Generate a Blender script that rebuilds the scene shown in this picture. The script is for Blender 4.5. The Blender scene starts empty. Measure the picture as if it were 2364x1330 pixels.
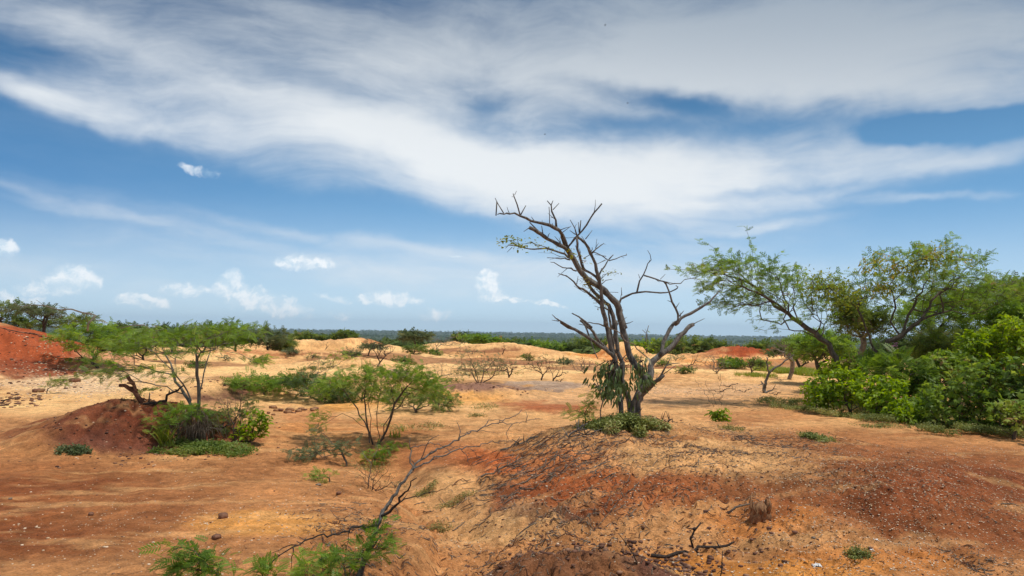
import bpy, math, random
import numpy as np
from math import sin, cos, pi, radians as R

# ------------------------------------------------------------------ camera, world, sun, exposure
scene = bpy.context.scene
COL = scene.collection
FPX = 1700.0                      # focal length in pixels of a 2364 px wide frame
CX, CY = 1182.0, 665.0
CAMH = 1.70
PITCH = math.atan(105.0 / FPX)
ROLL = 0.0147
_f = np.array([0, cos(PITCH), sin(PITCH)])
_u0 = np.array([0, -sin(PITCH), cos(PITCH)])
_r0 = np.array([1.0, 0, 0])
_r = cos(ROLL) * _r0 + sin(ROLL) * _u0
_u = -sin(ROLL) * _r0 + cos(ROLL) * _u0
CAM = np.array([0.0, 0.0, CAMH])

def ray(px, py):
    d = _f * FPX + _r * (px - CX) + _u * (CY - py)
    return d / np.linalg.norm(d)

def at(px, py, Y):                # the real point at distance Y (metres north of the viewpoint)
    d = ray(px, py)
    return CAM + d * (Y / d[1])

import mathutils
cam = bpy.data.objects.new('camera', bpy.data.cameras.new('camera'))
COL.objects.link(cam)
m = mathutils.Matrix(((_r[0], _u[0], -_f[0], 0), (_r[1], _u[1], -_f[1], 0), (_r[2], _u[2], -_f[2], CAMH), (0, 0, 0, 1)))
cam.matrix_world = m
cam.data.sensor_width = 36.0
cam.data.lens = 36.0 * FPX / 2364.0
cam.data.clip_start = 0.05
cam.data.clip_end = 40000
scene.camera = cam

SUN_EL, SUN_AZ = R(68), R(104)     # azimuth measured from north (+Y) towards east (+X)
SKY_STR = 0.10
world = bpy.data.worlds.new("World")
scene.world = world
world.use_nodes = True
wn = world.node_tree
for n in list(wn.nodes): wn.nodes.remove(n)

def NN(tree, typ, **kw):
    n = tree.nodes.new(typ)
    for k, v in kw.items():
        if k.startswith('i_'):
            key = k[2:]
            key = int(key) if key.isdigit() else key.replace('_', ' ')
            n.inputs[key].default_value = v
        else:
            setattr(n, k, v)
    return n

def math_n(t, op, a, b=None, c=None, clamp=False):
    n = t.nodes.new('ShaderNodeMath'); n.operation = op; n.use_clamp = clamp
    for i, v in enumerate((a, b, c)):
        if v is None: continue
        if isinstance(v, (int, float)): n.inputs[i].default_value = v
        else: t.links.new(v, n.inputs[i])
    return n.outputs[0]

def azel(px, py):
    d = ray(px, py)
    return math.atan2(d[0], d[1]), math.asin(d[2])

def build_world():
    t = wn; L = t.links.new
    out = NN(t, 'ShaderNodeOutputWorld'); bg = NN(t, 'ShaderNodeBackground')
    bg.inputs['Strength'].default_value = SKY_STR
    sky = NN(t, 'ShaderNodeTexSky'); sky.sky_type = 'NISHITA'; sky.sun_disc = False
    sky.sun_elevation = SUN_EL; sky.sun_rotation = SUN_AZ
    sky.air_density = 1.15; sky.dust_density = 0.35; sky.ozone_density = 2.4; sky.altitude = 50
    tc = NN(t, 'ShaderNodeTexCoord')
    sep = NN(t, 'ShaderNodeSeparateXYZ'); L(tc.outputs['Generated'], sep.inputs[0])
    x, y, z = sep.outputs
    az = math_n(t, 'ARCTAN2', x, y)
    el = math_n(t, 'ARCSINE', z)
    cmb = NN(t, 'ShaderNodeCombineXYZ'); L(az, cmb.inputs[0]); L(el, cmb.inputs[1])
    # cloud plane coordinates give streaks their true perspective
    zz = math_n(t, 'MAXIMUM', math_n(t, 'ADD', z, 0.10), 0.03)
    pl = NN(t, 'ShaderNodeCombineXYZ')
    L(math_n(t, 'DIVIDE', x, zz), pl.inputs[0]); L(math_n(t, 'DIVIDE', y, zz), pl.inputs[1])
    mp = NN(t, 'ShaderNodeMapping'); L(cmb.outputs[0], mp.inputs[0])
    mp.inputs['Rotation'].default_value = (0, 0, R(11)); mp.inputs['Scale'].default_value = (2.2, 8.5, 1)
    wv = NN(t, 'ShaderNodeTexNoise', i_Scale=2.4, i_Detail=4.0); L(cmb.outputs[0], wv.inputs['Vector'])
    wvm = NN(t, 'ShaderNodeVectorMath', operation='MULTIPLY_ADD'); L(wv.outputs['Color'], wvm.inputs[0])
    wvm.inputs[1].default_value = (.9, 1.3, 0); L(mp.outputs[0], wvm.inputs[2])
    st = NN(t, 'ShaderNodeTexNoise', i_Scale=1.5, i_Detail=11.0, i_Roughness=0.64); L(wvm.outputs[0], st.inputs['Vector'])
    streak = st.outputs['Fac']
    st2 = NN(t, 'ShaderNodeTexNoise', i_Scale=0.9, i_Detail=5.0, i_Roughness=0.55); L(wvm.outputs[0], st2.inputs['Vector'])
    # warp for the cloud banks
    nz = NN(t, 'ShaderNodeTexNoise', i_Scale=3.2, i_Detail=5.0, i_Roughness=0.6); L(cmb.outputs[0], nz.inputs['Vector'])
    wp = NN(t, 'ShaderNodeVectorMath', operation='MULTIPLY_ADD'); L(nz.outputs['Color'], wp.inputs[0])
    wp.inputs[1].default_value = (0.20, 0.09, 0); L(cmb.outputs[0], wp.inputs[2])
    off = NN(t, 'ShaderNodeVectorMath', operation='SUBTRACT'); L(wp.outputs[0], off.inputs[0]); off.inputs[1].default_value = (0.10, 0.045, 0)
    def bank(src, px, py, rx, ry, rot, s, hard=False):
        a, e = azel(px, py)
        a2, _ = azel(px + rx, py); _, e2 = azel(px, py - ry)
        mpn = NN(t, 'ShaderNodeMapping', vector_type='TEXTURE'); L(src, mpn.inputs[0])
        mpn.inputs['Location'].default_value = (a, e, 0)
        mpn.inputs['Rotation'].default_value = (0, 0, -R(rot))
        mpn.inputs['Scale'].default_value = (abs(a2 - a), abs(e2 - e), 1)
        ln = NN(t, 'ShaderNodeVectorMath', operation='LENGTH'); L(mpn.outputs[0], ln.inputs[0])
        mr = NN(t, 'ShaderNodeMapRange', interpolation_type='SMOOTHSTEP'); L(ln.outputs['Value'], mr.inputs[0])
        mr.inputs[1].default_value = 0.0 if not hard else 0.1; mr.inputs[2].default_value = 1.6 if not hard else 1.5
        mr.inputs[3].default_value = s; mr.inputs[4].default_value = 0
        return mr.outputs[0]
    banks = CIRRUS
    acc = None
    for b in banks:
        v = bank(off.outputs[0], *b)
        acc = v if acc is None else math_n(t, 'ADD', acc, v)
    # clouds elsewhere (behind the viewpoint, overhead)
    dome = NN(t, 'ShaderNodeMapRange', interpolation_type='SMOOTHSTEP'); L(math_n(t, 'ABSOLUTE', az), dome.inputs[0])
    dome.inputs[1].default_value = 0.75; dome.inputs[2].default_value = 1.1
    dome2 = NN(t, 'ShaderNodeMapRange', interpolation_type='SMOOTHSTEP'); L(el, dome2.inputs[0])
    dome2.inputs[1].default_value = 0.46; dome2.inputs[2].default_value = 0.7
    other = math_n(t, 'MULTIPLY', math_n(t, 'MAXIMUM', dome.outputs[0], dome2.outputs[0]), 0.55)
    acc = math_n(t, 'ADD', acc, other)
    dens = math_n(t, 'ADD', acc, math_n(t, 'MULTIPLY', math_n(t, 'SUBTRACT', streak, 0.5), 1.9))
    dens = math_n(t, 'ADD', dens, math_n(t, 'MULTIPLY', math_n(t, 'SUBTRACT', st2.outputs['Fac'], 0.5), 0.7))
    fade = NN(t, 'ShaderNodeMapRange', interpolation_type='SMOOTHSTEP'); L(acc, fade.inputs[0])
    fade.inputs[1].default_value = -0.1; fade.inputs[2].default_value = 0.35
    mr = NN(t, 'ShaderNodeMapRange', interpolation_type='SMOOTHSTEP'); L(dens, mr.inputs[0])
    mr.inputs[1].default_value = -0.28; mr.inputs[2].default_value = 1.32; mr.inputs[4].default_value = 0.97
    cir = math_n(t, 'MULTIPLY', mr.outputs[0], fade.outputs[0])
    # sky tint: a deeper tropical blue
    k = 1.0 / SKY_STR
    hs = NN(t, 'ShaderNodeHueSaturation'); L(sky.outputs[0], hs.inputs['Color'])
    hs.inputs['Saturation'].default_value = SKY_SAT; hs.inputs['Value'].default_value = SKY_VAL
    # thin veil that whitens towards the horizon
    veil = NN(t, 'ShaderNodeMapRange', interpolation_type='SMOOTHSTEP'); L(el, veil.inputs[0])
    veil.inputs[1].default_value = 0.19; veil.inputs[2].default_value = -0.02; veil.inputs[3].default_value = 0.0; veil.inputs[4].default_value = 0.92
    k = 1.0 / SKY_STR
    mixv = NN(t, 'ShaderNodeMix', data_type='RGBA'); L(veil.outputs[0], mixv.inputs[0])
    vm = NN(t, 'ShaderNodeMapRange', interpolation_type='SMOOTHSTEP'); L(el, vm.inputs[0]); vm.inputs[1].default_value = 0.42; vm.inputs[2].default_value = 0.08; vm.inputs[3].default_value = 0.0; vm.inputs[4].default_value = 0.85
    mid = NN(t, 'ShaderNodeMix', data_type='RGBA'); L(vm.outputs[0], mid.inputs[0]); L(hs.outputs[0], mid.inputs[6]); va = NN(t, 'ShaderNodeMapRange', interpolation_type='SMOOTHSTEP'); L(az, va.inputs[0]); va.inputs[1].default_value = -0.10; va.inputs[2].default_value = -0.70
    mc = NN(t, 'ShaderNodeMix', data_type='RGBA'); L(va.outputs[0], mc.inputs[0]); mc.inputs[6].default_value = (0.165 * k, 0.385 * k, 0.68 * k, 1); mc.inputs[7].default_value = (0.075 * k, 0.25 * k, 0.54 * k, 1); L(mc.outputs[2], mid.inputs[7])
    L(mid.outputs[2], mixv.inputs[6])
    mixv.inputs[7].default_value = (0.60 * k, 0.78 * k, 0.88 * k, 1)
    # cirrus colour: brightest in the low middle of the bank, grey-violet high up
    cg = NN(t, 'ShaderNodeMapRange', interpolation_type='SMOOTHSTEP'); L(math_n(t, 'ADD', el, math_n(t, 'MULTIPLY', az, 0.12)), cg.inputs[0])
    cg.inputs[1].default_value = 0.20; cg.inputs[2].default_value = 0.50
    cc = NN(t, 'ShaderNodeMix', data_type='RGBA'); L(cg.outputs[0], cc.inputs[0])
    cc.inputs[6].default_value = (0.74 * k, 0.77 * k, 0.79 * k, 1); cc.inputs[7].default_value = (0.30 * k, 0.36 * k, 0.43 * k, 1)
    mixc = NN(t, 'ShaderNodeMix', data_type='RGBA'); L(cir, mixc.inputs[0]); L(mixv.outputs[2], mixc.inputs[6]); L(cc.outputs[2], mixc.inputs[7])
    # low cumulus
    nf = NN(t, 'ShaderNodeTexNoise', i_Scale=26.0, i_Detail=7.0, i_Roughness=0.62); L(cmb.outputs[0], nf.inputs['Vector'])
    wf = NN(t, 'ShaderNodeVectorMath', operation='MULTIPLY_ADD'); L(nf.outputs['Color'], wf.inputs[0])
    wf.inputs[1].default_value = (0.035, 0.028, 0); L(cmb.outputs[0], wf.inputs[2])
    wf2 = NN(t, 'ShaderNodeVectorMath', operation='SUBTRACT'); L(wf.outputs[0], wf2.inputs[0]); wf2.inputs[1].default_value = (0.0175, 0.014, 0)
    acc = None
    for b in CUMULUS:
        v = bank(wf2.outputs[0], b[0], b[1], b[2] * 1.45, b[3] * 1.5, *b[4:], hard=True)
        acc = v if acc is None else math_n(t, 'MAXIMUM', acc, v)
    fl = NN(t, 'ShaderNodeTexNoise', i_Scale=42.0, i_Detail=9.0, i_Roughness=0.6); L(wf2.outputs[0], fl.inputs['Vector'])
    vo = NN(t, 'ShaderNodeTexVoronoi', i_Scale=85.0, feature='SMOOTH_F1'); L(wf2.outputs[0], vo.inputs['Vector'])
    cm = math_n(t, 'ADD', acc, math_n(t, 'MULTIPLY', math_n(t, 'SUBTRACT', fl.outputs['Fac'], 0.5), 1.1))
    cm = math_n(t, 'SUBTRACT', cm, math_n(t, 'MULTIPLY', vo.outputs['Distance'], 0.35))
    cmg = NN(t, 'ShaderNodeMapRange', interpolation_type='SMOOTHSTEP'); L(acc, cmg.inputs[0]); cmg.inputs[1].default_value = 0.0; cmg.inputs[2].default_value = 0.25
    cmr = NN(t, 'ShaderNodeMapRange', interpolation_type='SMOOTHSTEP'); L(math_n(t, 'MULTIPLY', cm, cmg.outputs[0]), cmr.inputs[0])
    cmr.inputs[1].default_value = 0.02; cmr.inputs[2].default_value = 0.50; cmr.inputs[4].default_value = 0.66
    # billows lit from above right: compare the fluff with itself a little higher up
    of2 = NN(t, 'ShaderNodeVectorMath', operation='ADD'); L(wf2.outputs[0], of2.inputs[0]); of2.inputs[1].default_value = (0.004, 0.006, 0)
    fl2 = NN(t, 'ShaderNodeTexNoise', i_Scale=42.0, i_Detail=9.0, i_Roughness=0.6); L(of2.outputs[0], fl2.inputs['Vector'])
    lit = math_n(t, 'ADD', 0.55, math_n(t, 'MULTIPLY', math_n(t, 'SUBTRACT', fl.outputs['Fac'], fl2.outputs['Fac']), 5.0), clamp=True)
    cuc = NN(t, 'ShaderNodeMix', data_type='RGBA'); L(lit, cuc.inputs[0])
    cuc.inputs[6].default_value = (0.58 * k, 0.72 * k, 0.82 * k, 1); cuc.inputs[7].default_value = (0.98 * k, 0.98 * k, 0.97 * k, 1)
    mixd = NN(t, 'ShaderNodeMix', data_type='RGBA'); L(cmr.outputs[0], mixd.inputs[0]); L(mixc.outputs[2], mixd.inputs[6]); L(cuc.outputs[2], mixd.inputs[7])
    L(mixd.outputs[2], bg.inputs['Color']); L(bg.outputs[0], out.inputs['Surface'])

SKY_SAT, SKY_VAL = 1.45, 0.50
CIRRUS = [  # px, py, rx, ry, rot, strength  (bearing and height of each bank)
    (850, 300, 560, 90, 17, .75), (1180, 370, 560, 90, 9, .85), (1550, 405, 580, 75, 0, .92), (1980, 80, 700, 170, 0, 1.3), (2050, 210, 450, 50, 2, .6),
    (1300, 110, 520, 150, 0, .95), (680, 70, 420, 90, 6, .42), (150, 235, 240, 36, 8, .40), (60, 205, 120, 26, 8, .3),
    (420, 230, 340, 70, 18, .42), (240, 70, 420, 60, 5, .42), (450, 300, 420, 50, 12, .35),
    (620, 165, 260, 42, 12, -.42), (1080, 275, 130, 32, -18, -.34), (1480, 225, 190, 28, 10, -.55), (1640, 250, 150, 24, 5, -.35),
    (2200, 292, 250, 32, -2, -.85), (2060, 300, 120, 34, 0, -.25), (2230, 370, 200, 26, -10, .38), (1750, 440, 180, 12, 3, -.35), (1200, 395, 60, 14, -10, -.3),
    (100, 455, 260, 16, 8, .18), (120, 480, 160, 10, 4, .15), (450, 520, 420, 22, 9, .18), (800, 545, 500, 16, 7, .25), (900, 610, 700, 60, 2, .30), (1200, 480, 600, 25, 5, .22),
    (1500, 560, 400, 20, 0, .22), (1500, 640, 800, 60, 0, .30), (150, 640, 420, 50, 4, .30), (1300, 200, 600, 70, 0, .35),
    (2150, 470, 220, 12, 3, .32), (1700, 520, 300, 12, -3, .2), (2300, 455, 120, 12, 0, .2),
]
CUMULUS = [
    (165, 648, 42, 24, 0, .9), (115, 668, 58, 14, 0, .7), (330, 695, 46, 12, 0, .9), (430, 667, 50, 13, 0, .6),
    (532, 662, 26, 26, 0, .8), (575, 690, 45, 20, 0, .9), (635, 705, 62, 18, 14, .8), (905, 688, 50, 13, 0, .8),
    (820, 690, 60, 10, 0, .5), (1122, 662, 19, 26, 0, 1.1), (1145, 687, 24, 12, 0, 1.0), (1190, 694, 13, 7, 0, .9),
    (1252, 701, 42, 4, 6, .9), (6, 570, 30, 17, 0, .7), (700, 605, 54, 16, 0, .6), (455, 390, 46, 9, 5, .45),
    (790, 727, 20, 9, 0, .5), (1000, 722, 38, 12, 0, .45), (20, 690, 30, 9, 10, .8), (1050, 589, 24, 3, 4, .5), (60, 690, 60, 10, 12, .5)]
build_world()

sun = bpy.data.objects.new('sun', bpy.data.lights.new('sun', 'SUN'))
COL.objects.link(sun)
sun.data.energy = 2.9
sun.data.angle = R(4.0)
sun.data.color = (1.0, 0.95, 0.87)
sd = mathutils.Vector((sin(SUN_AZ) * cos(SUN_EL), cos(SUN_AZ) * cos(SUN_EL), sin(SUN_EL)))
sun.rotation_euler = sd.to_track_quat('Z', 'Y').to_euler()
sun.location = (30, 15, 50)

scene.view_settings.view_transform = 'Standard'
scene.view_settings.look = 'None'
scene.view_settings.exposure = 0.26
scene.view_settings.gamma = 1.0
scene.render.engine = 'CYCLES'

# ------------------------------------------------------------------ noise
def _h(ix, iy, s):
    n = (ix.astype(np.int64) * 374761393 + iy.astype(np.int64) * 668265263 + s * 2147483647) & 0xffffffff
    n = ((n ^ (n >> 13)) * 1274126177) & 0xffffffff
    n = n ^ (n >> 16)
    return (n & 0xffffff) / float(0xffffff)

def vnoise(x, y, s=0):
    x = np.asarray(x, float); y = np.asarray(y, float)
    ix = np.floor(x); iy = np.floor(y); fx = x - ix; fy = y - iy
    fx = fx * fx * (3 - 2 * fx); fy = fy * fy * (3 - 2 * fy)
    a = _h(ix, iy, s); b = _h(ix + 1, iy, s); c = _h(ix, iy + 1, s); d = _h(ix + 1, iy + 1, s)
    return (a * (1 - fx) + b * fx) * (1 - fy) + (c * (1 - fx) + d * fx) * fy

def fbm(x, y, s=0, o=4, g=0.5):
    v = 0; a = 1; t = 0
    for i in range(o):
        v = v + a * vnoise(x * 2 ** i + 17.3 * i, y * 2 ** i - 9.1 * i, s + i); t += a; a *= g
    return v / t

def sstep(a, b, x):
    t = np.clip((x - a) / (b - a), 0, 1)
    return t * t * (3 - 2 * t)

# ------------------------------------------------------------------ terrain
def flat(px, py, z=0.0):
    d = ray(px, py); k = (z - CAMH) / d[2]
    return np.array([d[0] * k, d[1] * k])

# mounds: x, y, rx, ry, rotation, height, profile power
MOUNDS = [
    (-5.9, 11.6, 2.5, 1.7, 12, 0.60, 1.3),          # left mound under the acacia
    (-7.6, 18.6, 2.6, 2.2, 0, 0.42, 1.2),           # grey mound behind it
    (-23.5, 31.0, 11.0, 9.5, 0, 2.15, 1.1),            # red mound at far left
    (0.32, 4.66, 1.55, 0.88, -4, 0.37, 1.0),          # dark mound at the near edge
    (-0.9, 20.5, 2.6, 1.8, 0, 0.30, 1.2),           # mound under thorn bush
    (0.9, 16.2, 1.6, 1.6, 0, 0.10, 1.0),
    (-7.5, 34.0, 5.0, 3.5, 0, 0.50, 1.2),
    (-13.0, 44.0, 10, 5.0, 0, 0.45, 1.0),
    (-15.0, 70.0, 9.0, 7.0, 0, 1.05, 1.2),
    (-24.0, 82.0, 10.0, 8.0, 0, 1.2, 1.2),
    (-6.0, 80.0, 7.0, 7.0, 0, 1.0, 1.2),
    (-1.0, 66.0, 8.0, 6.0, 0, 0.70, 1.3),
    (1.5, 60.0, 6.0, 5.0, 0, 0.38, 1.3),
    (8.6, 62.0, 1.8, 2.0, 0, 1.10, 0.9),            # ochre cones
    (10.6, 63.0, 2.0, 2.0, 0, 1.0, 0.9),
    (18.2, 60.0, 4.6, 4.5, 0, 0.75, 1.0),            # red hillocks
    (17.6, 61.0, 2.0, 1.8, 0, 0.35, 0.9),
    (19.4, 61.5, 1.5, 1.5, 0, 0.45, 0.8),
    (23.2, 60.0, 3.4, 4.0, 0, 1.05, 0.9),
    (14.5, 57.0, 7.0, 5.0, 0, 0.25, 1.0),
]
CHAN = [flat(*p) for p in [(860, 1035), (925, 1085), (985, 1125), (1040, 1165), (1080, 1200), (1070, 1250), (1000, 1330), (950, 1450)]]
RILL = [[flat(*p) for p in q] for q in [
    [(1340, 1240), (1400, 1215), (1470, 1180), (1540, 1150)], [(1090, 1235), (1140, 1240), (1190, 1250)],
    [(1500, 1285), (1530, 1260), (1570, 1245), (1600, 1215)], [(870, 1205), (930, 1255), (960, 1330)],
    [(930, 1110), (980, 1150), (1010, 1200), (1020, 1260)], [(1500, 1290), (1560, 1290), (1690, 1265)]]]

def seg_dist(x, y, pts):
    best = np.full(np.shape(x), 1e9)
    for a, b in zip(pts[:-1], pts[1:]):
        d = b - a; L2 = d @ d
        t = np.clip(((x - a[0]) * d[0] + (y - a[1]) * d[1]) / L2, 0, 1)
        best = np.minimum(best, np.hypot(x - a[0] - t * d[0], y - a[1] - t * d[1]))
    return best

def G(x, y, fine=True):
    """ground height"""
    x = np.asarray(x, float); y = np.asarray(y, float)
    r = np.hypot(x, y)
    z = np.zeros(np.broadcast(x, y).shape)
    wx = x + (fbm(x * .6, y * .6, 11, 3) - .5) * 0.9; wy = y + (fbm(x * .6, y * .6, 23, 3) - .5) * 0.9
    # plateau under the dead tree, steeper towards the wash
    e = np.sqrt(((wx - 2.9) / 3.9) ** 2 + ((wy - 9.2) / 4.3) ** 2)
    side = np.clip(e, 0, 2)
    z = z + 0.40 * (1 - sstep(0.42, 0.98, side))
    e = np.sqrt(((wx - 1.3) / 1.7) ** 2 + ((wy - 10.2) / 1.7) ** 2)
    z = z + 0.14 * (1 - sstep(0.1, 1.1, e))
    for (mx, my, rx, ry, rot, h, pw) in MOUNDS:
        big = 0.25 * min(rx, ry)
        vx = x + (fbm(x / (rx * .8) + 5, y / (rx * .8), 31, 3) - .5) * 2 * big; vy = y + (fbm(x / (rx * .8), y / (rx * .8) + 9, 37, 3) - .5) * 2 * big
        c, s_ = cos(R(rot)), sin(R(rot))
        ax = ((vx - mx) * c + (vy - my) * s_) / rx; ay = (-(vx - mx) * s_ + (vy - my) * c) / ry
        q = np.clip(1 - np.sqrt(ax * ax + ay * ay), 0, 1)
        hh = h * (q * q * (3 - 2 * q)) ** (pw * .8)
        an = np.arctan2(ay, ax)
        ri = np.abs(fbm(np.cos(an) * 3.2 + q * .8 + mx, np.sin(an) * 3.2 + my - q * .6, 83, 3) - .5) * 2
        z = z + hh * (1 - .38 * (1 - sstep(0, .22, ri)) * (1 - q * .8)) + h * .25 * (fbm(x * 3 / min(rx, ry), y * 3 / min(rx, ry), 87, 4, .6) - .5) * sstep(0, .3, q)
    if fine:   # crusted ledges round the wash and the mound flank
        tz = sstep(1.7, .3, np.sqrt(((x - 1.2) / 2.6) ** 2 + ((y - 7.0) / 2.6) ** 2))
        tt = fbm(x * 1.1 + y * .3, y * 1.5, 91, 3) * 9; fr_ = tt - np.floor(tt)
        z = z + .045 * (np.floor(tt) + sstep(.42, .56, fr_) - tt) * tz
        e = np.arctan2(y - 9.2, x - 2.6); ri = np.abs(fbm(np.cos(e) * 5, np.sin(e) * 5 + 3, 93, 3) - .5) * 2
        z = z - np.where(x > 2.2, .02, .06) * (1 - sstep(0, .12, ri)) * sstep(.35, .7, side) * sstep(1.25, .8, side)
    # wash
    d = seg_dist(x + (fbm(x * 1.5, y * 1.5, 3, 3) - .5) * .5, y, CHAN)
    z = z - 0.15 * np.exp(-(d / 0.8) ** 2) - .13 * np.exp(-(d / 0.34) ** 4)
    if fine:
        dn = (fbm(x * 4, y * 4, 5, 2) - .5) * .12
        for q in RILL:
            d = seg_dist(x + dn, y + dn, q)
            z = z - 0.05 * np.exp(-(d / 0.045) ** 2)
    # undulation
    far = sstep(22, 60, r)
    z = z + (fbm(x * .12, y * .12, 41, 3) - .5) * (0.10 + 0.7 * far)
    z = z + (fbm(x * .45, y * .45, 43, 4, .6) - .5) * (0.10 + 0.55 * far)
    if fine:
        nr = 1 - sstep(20, 60, r)
        z = z + (fbm(x * 2.2, y * 2.2, 47, 3) - .5) * 0.07 * nr
        rough = ROUGH(x, y, z)
        z = z + (fbm(x * 9, y * 9, 53, 4, .6) - .5) * 0.075 * rough * nr
        z = z + (np.abs(fbm(x * 22, y * 22, 59, 2) - .5)) * 0.045 * rough * nr
        z = z + (fbm(x * 7, y * 7, 61, 4, .6) - .5) * 0.02 * nr
    # the land drops away to the wooded plain, ridge at the horizon
    z = z - 3.0 * sstep(66, 140, r) - .5 * sstep(60, 75, r) * sstep(3, 8, x)  - 5.0 * sstep(130, 420, r) - 12 * sstep(350, 1400, r)
    z = z + (fbm(x * .004, y * .004, 71, 3) - .5) * 10 * sstep(500, 1500, r)
    z = z + 24 * sstep(3500, 6200, r) * (0.8 + 0.35 * fbm(x * .0007, y * .0007, 73, 3))
    z = z - 60 * sstep(6800, 9000, r)
    return z

def PX(x, y, z=0.0):
    """bearing map coordinates of a ground point"""
    d0 = np.stack([x, y, np.zeros_like(x) + z - CAMH], -1)
    dep = np.maximum(d0 @ _f, 0.3)
    return CX + FPX * (d0 @ _r) / dep, CY - FPX * (d0 @ _u) / dep

ROUGHP = [(350, 1000, 260, 70), (1350, 1120, 330, 130), (1400, 1040, 420, 70), (1300, 1300, 330, 75), (1900, 1150, 500, 150), (60, 830, 200, 60), (1110, 905, 160, 25)]
def ROUGH(x, y, z=0.0):
    u, v = PX(x, y, z)
    rr = np.full(u.shape, 0.25)
    for (a, b, c, d) in ROUGHP:
        rr = np.maximum(rr, 1 - sstep(.6, 1.2, np.sqrt(((u - a) / c) ** 2 + ((v - b) / d) ** 2)))
    return rr

def lin(r, g, b):
    return np.array([(c / 255.0 / 12.92 if c <= 10 else ((c / 255.0 + .055) / 1.055) ** 2.4) for c in (r, g, b)])

# soils: (px, py, rx, ry, colour, strength)
TAN = lin(172, 122, 80); BROWN = lin(130, 78, 46); SAND = lin(230, 192, 138); YEL = lin(214, 158, 84); OCH = lin(196, 128, 62)
RED = lin(158, 80, 46); DRED = lin(118, 58, 40); PURP = lin(96, 66, 58); ORNG = lin(190, 104, 58); PALE = lin(226, 200, 166); GREY = lin(158, 146, 138)
SOILS = [
    (100, 1180, 460, 130, BROWN, .95), (500, 1180, 420, 90, TAN, .5), (620, 1215, 200, 35, YEL, .65), (450, 1270, 260, 40, TAN, .5),
    (60, 980, 220, 40, TAN, .6), (150, 930, 260, 42, SAND, .8), (350, 1090, 500, 14, TAN, .5),
    (1850, 1100, 600, 100, DRED * .25 + BROWN * .75, .7), (2250, 1170, 420, 130, BROWN * .75 + DRED * .25, .85), (2000, 1010, 500, 20, TAN, .55),
    (1600, 1060, 330, 40, SAND * .7 + TAN * .3, .75), (1300, 1080, 160, 50, ORNG, .45), (1110, 1070, 90, 34, ORNG * 1.05, .85), (1250, 1150, 200, 45, DRED * .7 + BROWN * .3, .75),
    (1400, 1130, 260, 50, ORNG * .5 + BROWN * .5, .5), (1500, 1205, 200, 40, TAN, .55), (1230, 1190, 130, 28, PURP, .75), (1720, 1190, 160, 50, OCH, .5), (1760, 1170, 60, 40, DRED, .5),
    (1700, 1310, 340, 40, YEL, .75), (1950, 1290, 300, 40, OCH, .5), (1550, 1290, 140, 25, OCH, .5), (1200, 1215, 170, 30, SAND * .6 + TAN * .4, .7),
    (1060, 1160, 75, 110, SAND * .6 + TAN * .4, .7), (990, 1130, 70, 60, SAND * .6 + TAN * .4, .5), (1000, 1050, 160, 40, RED * .45 + TAN * .55, .6), (1130, 1235, 110, 22, SAND * .7 + TAN * .3, .7),
    (700, 1060, 260, 26, TAN, .5), (760, 990, 220, 28, OCH * .4 + TAN * .6, .7), (690, 955, 80, 16, ORNG, .3), (800, 935, 120, 14, YEL, .8), (650, 925, 160, 14, SAND, .8),
    (330, 990, 240, 62, DRED * .5 + PURP * .5, 1.0), (270, 1015, 200, 36, PURP, .85), (370, 955, 110, 26, RED, .5), (190, 965, 60, 24, OCH, .25), (290, 948, 70, 22, DRED, .8),
    (500, 905, 110, 30, PURP * 1.1, .95), (220, 880, 260, 34, PALE, .8), (400, 890, 160, 24, SAND, .8),
    (80, 792, 235, 74, lin(156, 74, 42), .95), (60, 850, 150, 26, RED * .6 + PURP * .4, .9), (240, 830, 90, 26, RED * .6 + PALE * .4, .7),
    (1000, 940, 200, 20, SAND, .6), (1120, 925, 120, 16, YEL, .7), (1110, 897, 130, 13, DRED * .6 + GREY * .4, .9), (1290, 942, 130, 13, RED * .8 + DRED * .2, .8), (1290, 893, 130, 9, GREY, .8),
    (1500, 920, 350, 22, TAN * .6 + PALE * .4, .55), (1650, 900, 260, 16, PALE * .6 + TAN * .4, .6), (1750, 960, 160, 25, RED * .3 + TAN * .7, .55),
    (1480, 870, 200, 9, TAN, .6), (900, 862, 60, 13, PURP * .6 + GREY * .5, .9), (1250, 843, 160, 6, PURP * .5 + TAN * .5, .8), (1160, 822, 130, 8, TAN, .5),
    (1200, 797, 190, 9, SAND, .75), (920, 792, 170, 9, SAND, .75), (700, 800, 160, 10, SAND * .7 + YEL * .3, .7), (1500, 1235, 210, 44, TAN * .75 + SAND * .3, .8), (1650, 1170, 150, 30, TAN, .5),
    (1735, 805, 140, 26, RED, 1.0), (1680, 836, 140, 7, YEL * .5 + ORNG * .5, .8), (1400, 818, 60, 14, ORNG * .6 + YEL * .5, .9), (1340, 815, 26, 12, YEL, .8), (1840, 808, 60, 20, RED, .9),
    (1560, 850, 140, 5, DRED * .5 + TAN * .5, .8), (590, 812, 160, 5, RED, .6), (700, 822, 200, 4, DRED, .7), (870, 790, 80, 4, RED * .6 + TAN * .4, .7),
]
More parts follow.
